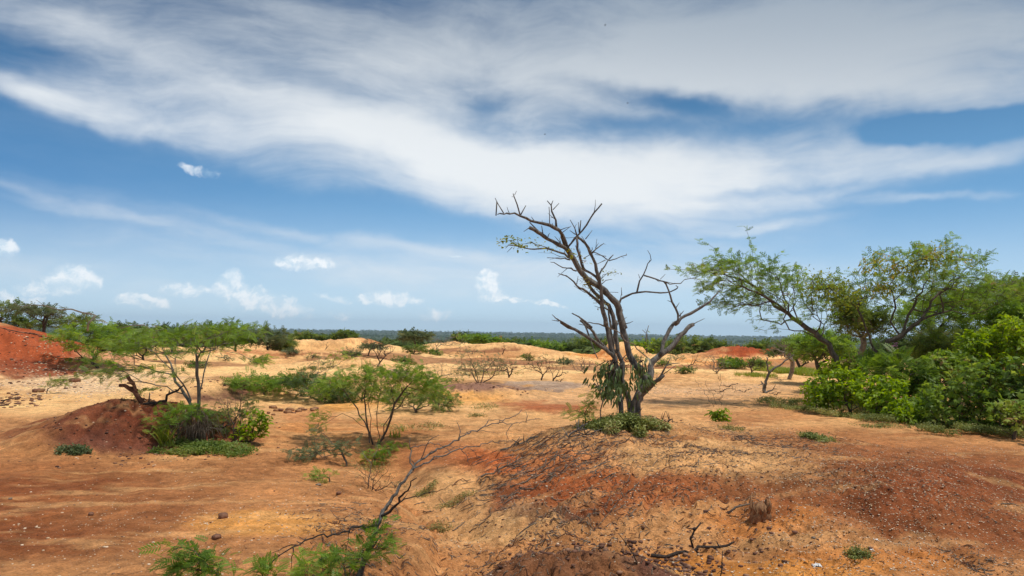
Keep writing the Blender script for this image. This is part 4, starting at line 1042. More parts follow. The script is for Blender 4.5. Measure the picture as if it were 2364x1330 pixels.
# far bushes on the dune crest
for i, (cx, cy, rx, ry, Y, mt, lab) in enumerate([
    (702, 774, 36, 9, 105, M_ACA, 'dark green bush on the skyline at the left of the yellow dunes'),
    (790, 772, 27, 13, 105, M_ACA, 'domed green bush standing on the skyline left of centre'),
    (955, 771, 32, 13, 95, M_GREYL, 'grey-green misty bush on the skyline in the centre'),
    (1105, 779, 44, 11, 100, M_ACAB, 'broad bright bush behind the dune right of centre'),
    (1065, 778, 22, 8, 104, M_ACA, 'small bush left of the broad bright bush on the dune'),
    (1610, 794, 62, 22, 85, M_ACA, 'large rounded green bush behind the right arm of the dead tree'),
    (1550, 800, 50, 16, 88, M_ACA, 'green bush just left of the large rounded bush in the distance'),
    (1490, 796, 40, 14, 96, M_ACAB, 'green bush seen through the fork of the dead tree'),
    (1770, 800, 46, 14, 75, M_ACA, 'dark bush behind the red hillocks at the edge of the big trees'),
    (1250, 794, 60, 12, 110, M_ACAB, 'long light green bush beyond the dune left of the dead tree'),
    (1350, 790, 50, 13, 110, M_ACA, 'green bush beyond the ochre cones left of the dead trunk'),
    (1180, 790, 44, 9, 112, M_ACA, 'low green bush on the far side of the yellow dune crest'),
    (1420, 792, 34, 12, 105, M_ACA, 'dark green bush directly behind the dead trunk')]):
    s = Y / FPX; nn = int(70 + rx * ry * .10)
    plant('green_bush', lab, 'shrub', (cx, cy), [(cx, cy + 2, rx, ry * .75, 0, rx * s * .8), (cx, cy + ry * .7, rx * 1.05, ry * .55, 0, rx * s * .8), (cx + rx * .9, cy + ry * .5, rx * .5, ry * .4, 0, rx * s * .4)], Y=Y, n=nn, rb=.12, rt=.02, seed=80 + i, tpl=T_FROND_F, lmat=mt, lsize=.62, each=7, below=3, thick=.05, step=.7, group='distant bushes beyond the dunes', sink=.1)

# left edge: bushes and small trees on the red mound, row of bushes behind the acacia
plant('acacia_bush', 'big green feathery bush beside the red mound at left', 'shrub', (225, 850), [(225, 766, 68, 22, 0, 1.8), (225, 796, 70, 20, 0, 1.6), (200, 826, 36, 12, 0, 1.0, .3), (290, 780, 50, 22, 0, 1.2), (145, 778, 30, 12, 0, 1.0, .6)], n=270, rb=.06, rt=.006, tpl=T_FROND_S, lmat=M_ACAB, lsize=.20, each=7, below=3, seed=101, thick=.015)
plant('acacia_bush', 'green bush behind the stems of the left acacia, near the middle of the bush row', 'shrub', (330, 832), [(350, 780, 70, 22, 0, 1.8), (300, 800, 60, 22, 0, 1.2)], n=200, rb=.06, rt=.007, tpl=T_FROND_S, lmat=M_ACA, lsize=.22, each=6, below=3, seed=102, thick=.015)
def bare_arch(label, pts, Y, w0, w1, seed, mat=None):
    A = np.array([at(p[0], p[1], Y) for p in pts]); rng = np.random.default_rng(seed); root = thing('bare_branch', label, 'branch', A[0])
    W = Wood(); Q = crooked(A, .3, .12, rng); W.tube(Q, np.linspace(w0, w1, len(Q)), 5, .1)
    for q in range(2, len(Q) - 1, 2):
        d = unit(rng.normal(size=3) + [0, 0, .8]); W.tube([Q[q], Q[q] + d * .15, Q[q] + d * .32 + rng.normal(size=3) * .04], [.010, .007, .004], 4)
    W.build('branch', mat or M_GREYBARK, root)
bare_arch('long bare arching branch over the bush at the far left', [C3(640, 330), C3(700, 215), C3(600, 195), C3(480, 170), C3(330, 145), C3(230, 140), C3(110, 132)], 25, .035, .01, 5)
bare_arch('pale bare branch sticking out of the bush row at left', [C3(1130, 400), C3(1120, 330), C3(1050, 285), C3(960, 290), C3(880, 310)], 24, .03, .01, 6)
for i, (b, e, mt, lab) in enumerate([
    ((100, 775), [(85, 715, 60, 9, 0, 1.5), (110, 725, 40, 10, 0, 1.2)], M_GREYL, 'flat-topped thin tree on the red mound at the left edge'),
    ((5, 775), [(10, 708, 45, 13, 0, 1.6), (20, 730, 40, 12, 0, 1.4)], M_ACA, 'dark spreading tree cut by the left edge of the view'),
    ((60, 775), [(55, 748, 50, 12, 0, 1.6)], M_ACA, 'low bush between the two trees on the red mound'),
    ((150, 778), [(150, 745, 40, 14, 0, 1.4), (190, 738, 36, 12, 0, 1.2)], M_ACA, 'leafy small tree at the right shoulder of the red mound')]):
    plant('acacia_tree', lab, 'tree', b, e, Y=34 + i, n=120, rb=.07, rt=.008, tpl=T_FROND_S, lmat=mt, lsize=.28, each=4, below=3, seed=110 + i, thick=.02, step=.3)
for i, (cx, rx, cy, ry, mt, lab) in enumerate([
    (470, 60, 768, 22, M_ACA, 'bush in the row behind the left acacia, under its crown'), (545, 50, 772, 22, M_ACAB, 'light green bush in the row behind the left acacia'),
    (620, 45, 776, 20, M_GREYL, 'grey-green bush at the right end of the left bush row'), (400, 50, 766, 18, M_ACAD, 'dark bush behind the pale bare branch at left'), (300, 60, 762, 16, M_ACAD, 'dark bush on the skyline left of the acacia crown'), (655, 28, 790, 12, M_ACA, 'small bush trailing off the right end of the left bush row')]):
    plant('acacia_bush', lab, 'shrub', (cx, cy), [(cx, cy, rx, ry, 0, 2.0), (cx, cy + 12, rx * .9, ry * .7, 0, 2.0)], Y=46 + i * .8, n=150, rb=.07, rt=.01, tpl=T_FROND_S, lmat=mt, lsize=.34, each=6, below=3, seed=120 + i, thick=.02, step=.35, group='bushes in the row behind the left acacia')

# ---------------- big trees at right
plant('acacia_tree', 'tall feathery acacia leaning left over the clearing with a bent grey trunk', 'tree', (1955, 870),
      [C5(300, 290)[:2] + (78, 26, 0, 1.5), C5(430, 260)[:2] + (50, 26, 0, 1.0), C5(620, 300)[:2] + (50, 30, 0, 1.0, .8), C5(480, 390)[:2] + (115, 34, .2, 1.6), C5(380, 500)[:2] + (62, 18, .2, 1.0), C5(600, 470)[:2] + (90, 34, .3, 1.4, .8), C5(800, 420)[:2] + (80, 36, .3, 1.3, .5), C5(650, 600)[:2] + (50, 20, 0, .8, .4), C5(740, 350)[:2] + (60, 30, .2, 1.2, .8), C5(880, 520)[:2] + (70, 34, .4, 1.2, .6)],
      LL(C5, [(1065, 890, 0, 1), (1010, 805, 0), (970, 725, 0), (900, 690, -.1), (820, 650, -.2), (700, 640, -.4), (570, 640, -.6)],
         [(970, 725, 0), (890, 660, .1), (800, 600, .1), (700, 530, .2), (600, 450, .3), (520, 380, .3), (430, 310, .3), (340, 200, .3), (245, 145, .3)],
         [(600, 450, .3), (560, 340, .4), (540, 250, .4), (530, 170, .4), (500, 75, .4)], [(520, 380, .3), (400, 340, .2), (250, 310, .1), (130, 300, 0), (65, 300, 0)],
         [(895, 670, 0), (925, 600, -.2), (930, 540, -.2), (965, 480, -.3)], [(800, 600, .1), (680, 500, -.2), (560, 430, -.4), (440, 390, -.5), (330, 380, -.5)], [(560, 340, .3), (640, 260, .3), (700, 215, .3)]),
      Y=18.5, n=560, rb=.066, rt=.004, tpl=T_FROND_S, lmat=M_ACAB, lsize=.15, each=5, below=3, seed=201, step=.2, kink=.12, minpath=1.8, leafsp=.8, thick=.012, bump=.08)
T2 = plant('acacia_tree', 'broad dark-stemmed acacia whose crooked boughs spread over the broad-leaved shrubs', 'tree', (2035, 850),
      [C5(1320, 230)[:2] + (55, 26, 0, 1.3), C5(1520, 230)[:2] + (66, 34, 0, 1.4), C5(1640, 150)[:2] + (26, 12, 0, .5, .5), C5(1790, 230)[:2] + (52, 18, 0, 1.2), C5(1500, 350)[:2] + (130, 40, 0, 1.8), C5(1250, 400)[:2] + (80, 34, 0, 1.5, .7), C5(1700, 400)[:2] + (120, 40, .3, 1.8), C5(1550, 480)[:2] + (140, 32, .3, 1.6, .7), C5(1080, 400)[:2] + (60, 34, .4, 1.2, .6), C5(1900, 400)[:2] + (80, 40, .4, 1.6, .8)],
      LL(C5, [(1280, 830, 0, 1), (1225, 755, 0), (1290, 712, -.1), (1380, 680, -.2), (1480, 600, -.4), (1620, 545, -.5), (1780, 555, -.6), (1880, 520, -.6), (1965, 470, -.6)],
         [(1225, 755, 0), (1180, 640, .1), (1150, 560, .1), (1080, 450, .2), (1000, 400, .2)], [(1380, 680, -.1), (1320, 600, 0), (1350, 520, 0), (1330, 430, 0), (1260, 330, .1), (1200, 220, .1)],
         [(1390, 675, -.1), (1420, 560, .1), (1500, 430, .2), (1540, 300, .2), (1600, 200, .2), (1680, 120, .2)], [(1480, 600, -.3), (1600, 430, .1), (1720, 320, .2), (1870, 235, .2)], [(1520, 640, .3), (1580, 700, .3), (1530, 640, .4), (1480, 660, .3)]),
      Y=19.0, n=600, rb=.068, rt=.004, tpl=T_FROND_S, lmat=M_ACAB, lsize=.155, each=5, below=3, seed=202, step=.2, kink=.12, minpath=1.5, leafsp=.8, thick=.012, bump=.08)
# yellow-leaved creeper over both crowns
for i, (lab, e) in enumerate([('yellowing leafy creeper draped over the gap between the two big acacias', [C5(980, 420)[:2] + (70, 34, 0, .6), C5(880, 350)[:2] + (42, 20, 0, .4, .5), C5(1060, 470)[:2] + (40, 22, 0, .4, .6), C5(1160, 290)[:2] + (18, 20, 0, .3, .4)]),
                              ('yellow-brown creeper leaves strewn over the top of the broad dark-stemmed acacia', [C5(1560, 230)[:2] + (44, 22, 0, .5), C5(1250, 260)[:2] + (28, 16, 0, .4), C5(1340, 300)[:2] + (34, 16, 0, .4), C5(1700, 240)[:2] + (38, 12, 0, .4, .7), C5(1460, 300)[:2] + (40, 20, 0, .5, .7)]),
                              ('small patch of yellow creeper low on the left of the broad acacia', [C5(1280, 410)[:2] + (34, 16, 0, .4)])]):
    rng = np.random.default_rng(300 + i); A = env_pts(e, 18.2, [230, 230, 60][i], rng); root = thing('creeper', lab, 'creeper', A[0])
    T = Tree(300 + i); T.add(A[0], -1); T.grow(A[1:], .25, .25, .2, 0); T.radii(.015, .003); W = Wood(); T.wood(W, .05, 4, 0); W.build('stem', M_DARKTWIG, root)
    leaves('foliage', T_LEAF, M_YEL, root, A, unit(rng.normal(size=A.shape)), .075, 4, rng, spread=.5, jit=.11, droop=.5)
# trees behind
for i, (lab, bx, Y, e, mt, br) in enumerate([
    ('pale-stemmed upright tree between the two big acacias', 1975, 23, [(1985, 740, 50, 40, 0, 1.2), (1960, 700, 30, 20, 0, .8, .5)], M_ACA, M_GREYBARK),
    ('green tree behind the right side of the broad acacia', 2150, 25, [(2150, 730, 90, 44, 0, 2.0), (2200, 690, 70, 24, 0, 1.6)], M_ACAB, M_BARK),
    ('dense tree at the right edge behind the tall leafy shrubs', 2290, 25, [(2290, 710, 80, 50, 0, 2.0), (2340, 740, 60, 50, 0, 1.5)], M_ACA, M_BARK),
    ('grey-green tree top at the far right edge of the skyline', 2345, 28, [(2335, 665, 56, 22, 0, 1.8), (2380, 690, 50, 30, 0, 1.5)], M_GREYL, M_BARK),
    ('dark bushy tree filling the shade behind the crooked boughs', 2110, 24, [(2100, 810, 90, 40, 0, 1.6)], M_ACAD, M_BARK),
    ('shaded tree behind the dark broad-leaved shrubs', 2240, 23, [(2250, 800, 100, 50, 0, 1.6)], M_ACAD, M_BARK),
    ('olive green bush behind the trunk of the leaning acacia', 1900, 27, [(1900, 800, 70, 38, 0, 1.8)], M_ACAB, M_BARK),
    ('leafless grey bush left of the leaning acacia trunk', 1822, 30, [(1822, 800, 45, 28, 0, 1.6)], None, M_PALEWOOD),
    ('dark thicket bush at the back left of the big acacias', 1850, 40, [(1850, 805, 50, 26, 0, 2.2), (1800, 810, 30, 16, 0, 1.5)], M_ACAD, M_BARK)]):
    plant('tree_behind' if False else ('bare_bush' if mt is None else 'acacia_tree'), lab, 'shrub' if mt is None else 'tree', (bx, 840), e, Y=Y, n=300 if mt is not None else 240, rb=.09, rt=.006, tpl=T_FROND_S if mt is not None else None, lmat=mt, lsize=.26, each=6, below=3, bark=br, seed=220 + i, step=.3, thick=.02, bf=.3)

# broad-leaved shrubs along the right edge
def broad(label, cx, cy, rx, ry, Y, mat, tpl, size, n, seed, by=None, each=3, name='broadleaf_shrub', rY=.6):
    if tpl is T_LEAF: size *= .80; each = int(each * 1.7)
    return plant(name, label, 'shrub', (cx, by or (cy + ry)), [(cx, cy, rx, ry, 0, rY), (cx, cy + ry * .5, rx * .95, ry * .6, -.15, rY, .8)], Y=Y, n=n, rb=.03, rt=.004, tpl=tpl, lmat=mat, lsize=size, each=each, below=2, seed=seed, step=.15, bark=M_BARK, leafsp=.7, droop=.35, flat_=.8, up=.25, group=None, sink=.1, thick=.02)
broad('bright green leafy shrub at the left end of the thicket', 1898, 905, 40, 42, 16.8, M_BROAD, T_LEAF, .13, 150, 401, each=5)
broad('bright green leafy shrub second from the left end of the thicket', 1965, 895, 45, 48, 16.4, M_BROAD, T_LEAF, .13, 190, 402, each=5)
broad('bright green heart-leaved shrub in front of the dark-stemmed boughs', 2040, 910, 52, 44, 15.8, M_BROAD, T_LEAF, .14, 200, 403, each=5)
broad('small bright shrub at the foot of the bright thicket', 2085, 945, 32, 22, 15.0, M_BROAD, T_LEAF, .12, 90, 404, each=5)
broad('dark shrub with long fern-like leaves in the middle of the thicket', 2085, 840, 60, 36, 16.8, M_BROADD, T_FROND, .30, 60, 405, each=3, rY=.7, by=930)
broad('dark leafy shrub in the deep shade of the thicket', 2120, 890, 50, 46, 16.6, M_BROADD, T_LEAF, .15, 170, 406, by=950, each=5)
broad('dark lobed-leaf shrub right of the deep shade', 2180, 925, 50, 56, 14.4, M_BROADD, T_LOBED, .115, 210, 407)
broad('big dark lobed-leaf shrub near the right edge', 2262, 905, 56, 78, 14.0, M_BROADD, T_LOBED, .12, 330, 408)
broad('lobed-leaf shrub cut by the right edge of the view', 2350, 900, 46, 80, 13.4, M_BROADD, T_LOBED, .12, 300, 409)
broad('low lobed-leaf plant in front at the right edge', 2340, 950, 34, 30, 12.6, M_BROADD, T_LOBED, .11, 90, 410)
broad('tall light green leafy shrub above the dark lobed leaves', 2262, 800, 50, 50, 17.5, M_BROAD, T_LEAF, .15, 200, 411, by=950, each=5)
broad('tall light green leafy shrub at the upper right edge', 2345, 790, 46, 70, 17.0, M_BROAD, T_LEAF, .15, 240, 412, by=960, each=5)
broad('green shrub behind the bright thicket', 2010, 845, 50, 32, 18.0, M_ACAB, T_FROND_S, .2, 130, 413, by=930, each=5)
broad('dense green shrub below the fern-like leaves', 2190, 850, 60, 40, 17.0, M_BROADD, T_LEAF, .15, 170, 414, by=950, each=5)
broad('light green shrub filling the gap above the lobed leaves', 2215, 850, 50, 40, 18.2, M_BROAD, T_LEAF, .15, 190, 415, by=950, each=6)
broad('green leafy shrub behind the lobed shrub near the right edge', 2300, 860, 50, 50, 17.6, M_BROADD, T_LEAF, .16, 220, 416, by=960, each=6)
broad('tall feathery shrub at the right edge below the tree crowns', 2330, 745, 60, 50, 19.5, M_ACAB, T_FROND_S, .22, 220, 417, by=930, each=6)
broad('feathery shrub rising between the boughs and the lobed leaves', 2170, 800, 60, 40, 20.0, M_ACA, T_FROND_S, .22, 220, 418, by=930, each=6)
broad('leafy shrub under the trunk of the leaning acacia', 1940, 850, 46, 26, 18.6, M_BROAD, T_LEAF, .13, 150, 419, by=930, each=6)
broad('low leafy shrub between the bright thicket and the lobed leaves', 2130, 930, 34, 34, 15.4, M_BROADD, T_LEAF, .13, 120, 420, by=965, each=6)
broad('lobed-leaf shrub just outside the right edge', 2450, 900, 50, 70, 13.6, M_BROADD, T_LOBED, .12, 200, 421)
broad('green shrub beyond the right edge', 2560, 880, 70, 70, 15.0, M_BROAD, T_LEAF, .15, 200, 422, by=990, each=5)
plant('acacia_tree', 'tree beyond the right edge of the thicket', 'tree', (2520, 900), [(2520, 700, 110, 50, 0, 2.0), (2620, 740, 90, 50, 0, 1.8)], Y=21, n=220, rb=.09, rt=.006, tpl=T_FROND_S, lmat=M_ACA, lsize=.24, each=5, below=3, seed=240, step=.3, thick=.02, bf=.3)
# pink flowers
rf = thing('pink_flower', 'small cluster of pale pink blossoms hanging below the crooked bough', 'flower', at(2062, 803, 18.3))
rng = np.random.default_rng(9)
M_PINK = mat_leaf('pink_petal', (.55, .22, .42), (.75, .42, .62), None, .4)
c = np.array([at(x, y, 18.3) for x, y in ((2066, 800), (2050, 806), (2060, 809), (2069, 796))]); leaves('petals', T_LEAF, M_PINK, rf, c, unit(rng.normal(size=c.shape)), .07, 7, rng, spread=1, jit=.03, flat_=1)
W = Wood(); W.tube([at(2062, 785, 18.3), at(2060, 795, 18.3), at(2062, 808, 18.3)], [.006, .005, .004], 4); W.build('stem', M_DARKTWIG, rf)

# single plants near the dead tree
plant('broadleaf_plant', 'small clump of bright broad leaves standing alone right of the dead tree', 'plant', (1661, 975), [(1660, 955, 20, 15, 0, .15), (1662, 966, 15, 9, 0, .12)], n=46, rb=.012, rt=.003, tpl=T_LEAF, lmat=M_BROAD, lsize=.11, each=4, below=2, seed=501, droop=.5, step=.08)
def stick(label, base, pts, w0, w1, Y=None, mat=None, seed=1, forks=3, name='dead_twig', cat='twig', lift=0, foot=True, flen=.12, thorn=False):
    b = ground_at(*base) if Y is None else at(base[0], base[1], Y)
    Y = b[1]; rng = np.random.default_rng(seed); root = thing(name, label, cat, b)
    W = Wood()
    for qi, q in enumerate(pts):
        A = np.array([at(p[0], p[1], Y + (p[2] if len(p) > 2 else 0)) for p in q])
        if qi == 0 and foot: A[0] = b - [0, 0, .03]
        Q = crooked(A, .07, .12, rng); f = .6 if qi else 1
        W.tube(Q, np.linspace(w0 * f, w1, len(Q)), 6, .08, seed=seed + qi)
        for k in range(forks):
            j = rng.integers(1, len(Q)); d = unit(rng.normal(size=3) + [0, 0, .6]); W.tube([Q[j], Q[j] + d * flen * .5, Q[j] + d * flen + rng.normal(size=3) * .02], [w1 * 1.2, w1, w1 * .5], 4)
    W.build('stem', mat or M_DARKTWIG, root); return root
stick('thin leafless upright stem rising behind the small broad-leaved clump', (1663, 938), [[(1663, 938), (1662, 900), (1664, 862)], [(1663, 920), (1672, 905)], [(1662, 880), (1655, 872)]], .006, .003, seed=3)
stick('long fine slanting dead stem left of the small broad-leaved clump', (1650, 940), [[(1650, 940), (1630, 912), (1605, 880)]], .005, .0025, seed=4)
stick('fine dead stem between the slanting one and the upright one', (1655, 935), [[(1655, 935), (1643, 905), (1628, 885)]], .005, .0025, seed=5)
b = (1764, 908)
stick('short dark stump with a long bent bare branch reaching right', b, [[C5(600, 1010), C5(605, 960), C5(625, 900), C5(645, 875), C5(700, 840), C5(770, 785)], [C5(630, 890), C5(618, 840), C5(615, 800)], [C5(600, 1000), C5(595, 950), C5(582, 935)], [C5(600, 1005), (1780, 902), (1786, 896)]], .055, .012, seed=6, name='dead_stump', cat='stump', forks=2, mat=M_DEAD)
for i, (x, y, w, lab) in enumerate([(1682, 893, 22, 'dark fallen branch lying left of the dead stump'), (1790, 912, 14, 'broken wood leaning at the foot of the dead stump'), (1716, 905, 18, 'low dry branch between the stump and the upright stem'), (1292, 882, 10, 'dark root knot on the ground before the bare forked stems'),
                                 (1563, 862, 10, 'dark jagged stub on the sand right of the dead tree'), (1540, 975, 12, 'dark forked stick beside the dead tree herb patch'), (1660, 905, 30, 'long thin dead stem lying before the bare shrubs')]):
    stick(lab, (x, y), [[(x, y), (x + w * .4, y - 5), (x + w, y - 8)], [(x, y), (x - w * .5, y - 4), (x - w * .9, y - 2)]], .02, .006, seed=20 + i, name='fallen_branch', cat='branch', forks=3)

# sprigs left of the dead tree
plant('young_acacia', 'young light green feathery plant close left of the dead tree', 'plant', (1352, 985), [(1360, 930, 12, 18, 0, .1), (1350, 955, 22, 16, 0, .2), (1378, 910, 8, 14, 0, .1), (1318, 950, 14, 10, 0, .12, .5)], n=60, rb=.010, rt=.002, tpl=T_FROND, lmat=M_ACAB, lsize=.08, each=4, below=4, seed=502, step=.08)

# fallen log on the left mound and the undergrowth
stick('short rotten reddish trunk rising from the crest of the left mound', C3(1040, 862), [[C3(1045, 862), C3(1010, 815), C3(985, 775), C3(940, 748), C3(872, 728)], [C3(1000, 790), C3(975, 715), C3(930, 655)]], .04, .026, seed=31, name='broken_trunk', cat='trunk', mat=M_REDWOOD, forks=1)
stick('dark fallen bough lying along the crest of the left mound', C3(1050, 868), [[C3(1050, 865), C3(1110, 855), C3(1170, 845), C3(1260, 780), C3(1340, 730)]], .03, .012, seed=32, name='fallen_branch', cat='branch', forks=4)
plant('acacia_shrub', 'dense feathery undergrowth under the left acacia', 'shrub', C3(1300, 1130), [C3(1260, 960)[:2] + (60, 26, 0, .5), C3(1400, 920)[:2] + (50, 18, .1, .4), C3(1180, 1050)[:2] + (40, 18, 0, .3)], n=150, rb=.02, rt=.002, tpl=T_FROND, lmat=M_ACAB, lsize=.09, each=4, below=3, seed=503, step=.1)
plant('acacia_shrub', 'bluish feathery undergrowth right of the left acacia stems', 'shrub', C3(1620, 1080), [C3(1620, 960)[:2] + (50, 22, 0, .4), C3(1560, 1040)[:2] + (40, 16, 0, .3), C3(1800, 900)[:2] + (22, 20, 0, .2)], n=120, rb=.02, rt=.002, tpl=T_FROND, lmat=M_ACA, lsize=.085, each=5, below=3, seed=504, step=.1)
plant('broom_plant', 'upright bunch of thin bare stems with few leaves at the right of the left mound', 'plant', C3(1720, 1160), [C3(1740, 900)[:2] + (30, 50, 0, .2), C3(1640, 870)[:2] + (20, 40, 0, .15)], n=46, rb=.014, rt=.003, tpl=T_FROND_S, lmat=M_ACA, lsize=.05, each=1, below=2, seed=505, step=.1, bf=.8)
plant('broadleaf_plant', 'light green broad-leaved plant at the right foot of the left mound', 'plant', C3(1820, 1160), [C3(1860, 1030)[:2] + (32, 30, 0, .25), C3(1800, 1100)[:2] + (30, 16, 0, .2), C3(1930, 980)[:2] + (18, 16, 0, .15)], n=90, rb=.014, rt=.003, tpl=T_LEAF, lmat=M_BROAD, lsize=.085, each=4, below=3, seed=506, step=.09)
rng = np.random.default_rng(77)
g0 = ground_at(*C3(1440, 1150)); r0 = thing('dry_bush', 'drooping tuft of dry brown stems under the left acacia', 'shrub', g0); W = Wood()
for k in range(130):
    a = rng.uniform(0, 2 * pi); h = rng.uniform(.2, .5); rr_ = rng.uniform(.15, .42)
    p = g0 + [rng.normal() * .08, rng.normal() * .06, 0]; e = p + [cos(a) * rr_, sin(a) * rr_ * .7, h * .2]
    W.tube([p, p + (e - p) * .35 + [0, 0, h * .9], p + (e - p) * .75 + [0, 0, h * .7], e], [.004, .0035, .003, .002], 3)
W.build('stem', M_PALEWOOD, r0)
plant('acacia_seedling', 'lone seedling spray on the sandy slope at left', 'seedling', (108, 908), [(135, 882, 22, 8, 0, .3), (112, 895, 6, 8, 0, .1)], n=22, rb=.012, rt=.004, tpl=T_FROND, lmat=M_ACA, lsize=.16, each=4, below=3, seed=507)

# prostrate sprays between the shrub and the sapling
plant('trailing_acacia', 'trailing feathery branches spread flat on the ground below the middle shrub', 'shrub', (800, 1075), [(715, 1045, 55, 12, 0, .35), (780, 1035, 60, 14, .1, .3), (740, 990, 30, 12, .3, .2, .4), (700, 1060, 30, 8, 0, .2)], n=110, rb=.014, rt=.002, tpl=T_FROND, lmat=M_GREYL, lsize=.085, each=4, below=3, seed=508, step=.1)
plant('trailing_acacia', 'brighter green trailing spray right below the middle shrub', 'shrub', (865, 1075), [(868, 1052, 34, 14, 0, .25), (885, 1072, 24, 6, 0, .2), (900, 1030, 40, 8, .3, .2, .5)], n=70, rb=.012, rt=.002, tpl=T_FROND, lmat=M_ACAB, lsize=.08, each=5, below=3, seed=509, step=.1)
plant('trailing_acacia', 'small low spray of leaves on bare soil left of the pale twig', 'shrub', (760, 1112), [(740, 1098, 26, 7, 0, .15)], n=20, rb=.008, rt=.002, tpl=T_FROND, lmat=M_ACAB, lsize=.07, each=4, below=3, seed=510, step=.08)
plant('bare_bush', 'low tangle of fine bare twigs behind the leaning sapling', 'shrub', (860, 1130), [(850, 1095, 80, 22, 0, .4), (905, 1120, 50, 24, 0, .3)], n=150, rb=.010, rt=.0015, seed=511, bark=M_DARKTWIG, step=.08, tpl=T_FROND_S, lmat=M_GREYL, lsize=.03, each=1, below=1)
stick('pale bleached forked twig standing behind the leaning sapling', C6(1230, 545), [[C6(1230, 545), C6(1245, 460), C6(1255, 395), C6(1200, 330)], [C6(1255, 392), C6(1270, 350), C6(1290, 310)]], .008, .003, seed=33, mat=M_PALEWOOD, forks=3, flen=.05)

# the leaning thorny sapling in the foreground
def sapling():
    b = ground_at(826, 1342); Y = b[1]; rng = np.random.default_rng(88)
    root = thing('thorny_sapling', 'dark leafless thorny sapling leaning right across the dry wash in the foreground', 'sapling', b)
    def arm(W, pts, w0, w1, d0, d1, foot=False, th=True):
        n = len(pts); A = np.array([at(*C6(*p), Y + d0 + (d1 - d0) * i / (n - 1)) for i, p in enumerate(pts)])
        if foot: A[0][2] = Gs(A[0][0], A[0][1]) - .05
        Q = crooked(A, .035, .10, rng); r = np.linspace(w0, w1, len(Q)) / 2.627 / FPX * Y * .5
        W.tube(Q, r * (1 + rng.normal(size=len(Q)) * .06), 8 if w0 > 15 else 5, .09, seed=int(w0))
        if th:
            for q in range(1, len(Q) - 1):
                for _ in range(1 if rng.random() < .55 else 0):
                    d = unit(rng.normal(size=3)); W.tube([Q[q], Q[q] + d * (r[q] + rng.uniform(.01, .022))], [.0025, .0006], 3)
                if rng.random() < .09:
                    d = unit(rng.normal(size=3) * .7 + (Q[q] - Q[q - 1]) / .035); L = rng.uniform(.06, .2)
                    K = crooked([Q[q], Q[q] + d * L * .5, Q[q] + d * L + rng.normal(size=3) * .02], .04, .15, rng); W.tube(K, np.linspace(min(.004, r[q]), .001, len(K)), 4)
    W = Wood(); arm(W, [(1150, 1110), (1195, 1040), (1232, 940), (1268, 830), (1312, 715), (1370, 625), (1430, 520), (1500, 432)], 42, 15, 0, .25, True)
    arm(W, [(1290, 800), (1320, 700), (1360, 640), (1385, 590)], 16, 9, 0, .2); arm(W, [(1240, 930), (1290, 860), (1310, 830)], 14, 8, 0, -.05); W.build('trunk', M_DEAD, root)
    W = Wood(); arm(W, [(1500, 432), (1555, 370), (1610, 335), (1740, 270), (1830, 215), (1940, 168), (2050, 138), (2140, 95), (2168, 68)], 14, 4, .25, 1.1)
    arm(W, [(2030, 145), (2110, 155), (2190, 142), (2275, 122)], 6, 3, .95, 1.2); arm(W, [(2190, 142), (2200, 110), (2190, 78)], 5, 3, 1.1, 1.1); arm(W, [(1780, 252), (1795, 200), (1772, 140)], 6, 3, .6, .6); arm(W, [(1940, 168), (1965, 130), (2030, 128)], 6, 3, .8, .9)
    arm(W, [(2110, 155), (2070, 210), (2085, 250)], 5, 3, 1, 1); arm(W, [(1800, 215), (1860, 195), (1950, 200), (2040, 205)], 4, 2, .7, .9); W.build('branch', M_DEAD, root)
    W = Wood(); arm(W, [(1505, 428), (1620, 372), (1770, 312), (1880, 290), (2000, 265), (2110, 258)], 12, 4, .25, .9); arm(W, [(1790, 300), (1830, 340), (1850, 400)], 5, 2, .6, .5); arm(W, [(1690, 335), (1760, 290), (1850, 300), (1930, 380)], 4, 2, .5, .7)
    arm(W, [(1555, 365), (1590, 280), (1665, 222)], 7, 3, .3, .3); W.build('branch', M_DEAD, root)
    W = Wood(); arm(W, [(1500, 432), (1488, 360), (1492, 300), (1560, 282), (1660, 275), (1760, 300)], 11, 3, .25, .4); arm(W, [(1490, 310), (1485, 270), (1490, 235)], 6, 3, .3, .3); W.build('branch', M_PALEWOOD, root)
    W = Wood(); arm(W, [(1315, 715), (1400, 650), (1455, 570), (1528, 482)], 20, 6, .02, -.1); arm(W, [(1400, 650), (1490, 602), (1600, 572), (1700, 548), (1740, 520)], 8, 2, 0, .2); W.build('branch', M_DARKTWIG, root)
    W = Wood(); arm(W, [(1285, 765), (1200, 775), (1120, 805), (1020, 825), (930, 832), (850, 862), (780, 900), (700, 950), (640, 1012), (590, 1065)], 14, 4, 0, -.5); arm(W, [(800, 888), (720, 905), (660, 932), (608, 972)], 6, 2, -.3, -.4)
    arm(W, [(1125, 808), (1090, 880), (1040, 945)], 5, 2, -.1, -.1); arm(W, [(780, 905), (770, 960), (770, 1030)], 6, 3, -.3, -.3); W.build('branch', M_DARKTWIG, root)
sapling()
plant('acacia_seedling', 'lush feathery seedling at the foot of the leaning sapling', 'seedling', (800, 1365), [(770, 1290, 75, 20, 0, .3), (860, 1270, 40, 26, .1, .2), (700, 1308, 30, 10, 0, .2), (880, 1225, 20, 16, .2, .15), (730, 1320, 70, 14, -.1, .2)], n=90, rb=.010, rt=.0015, tpl=T_FROND, lmat=M_ACAB, lsize=.09, each=4, below=3, seed=520, step=.07)
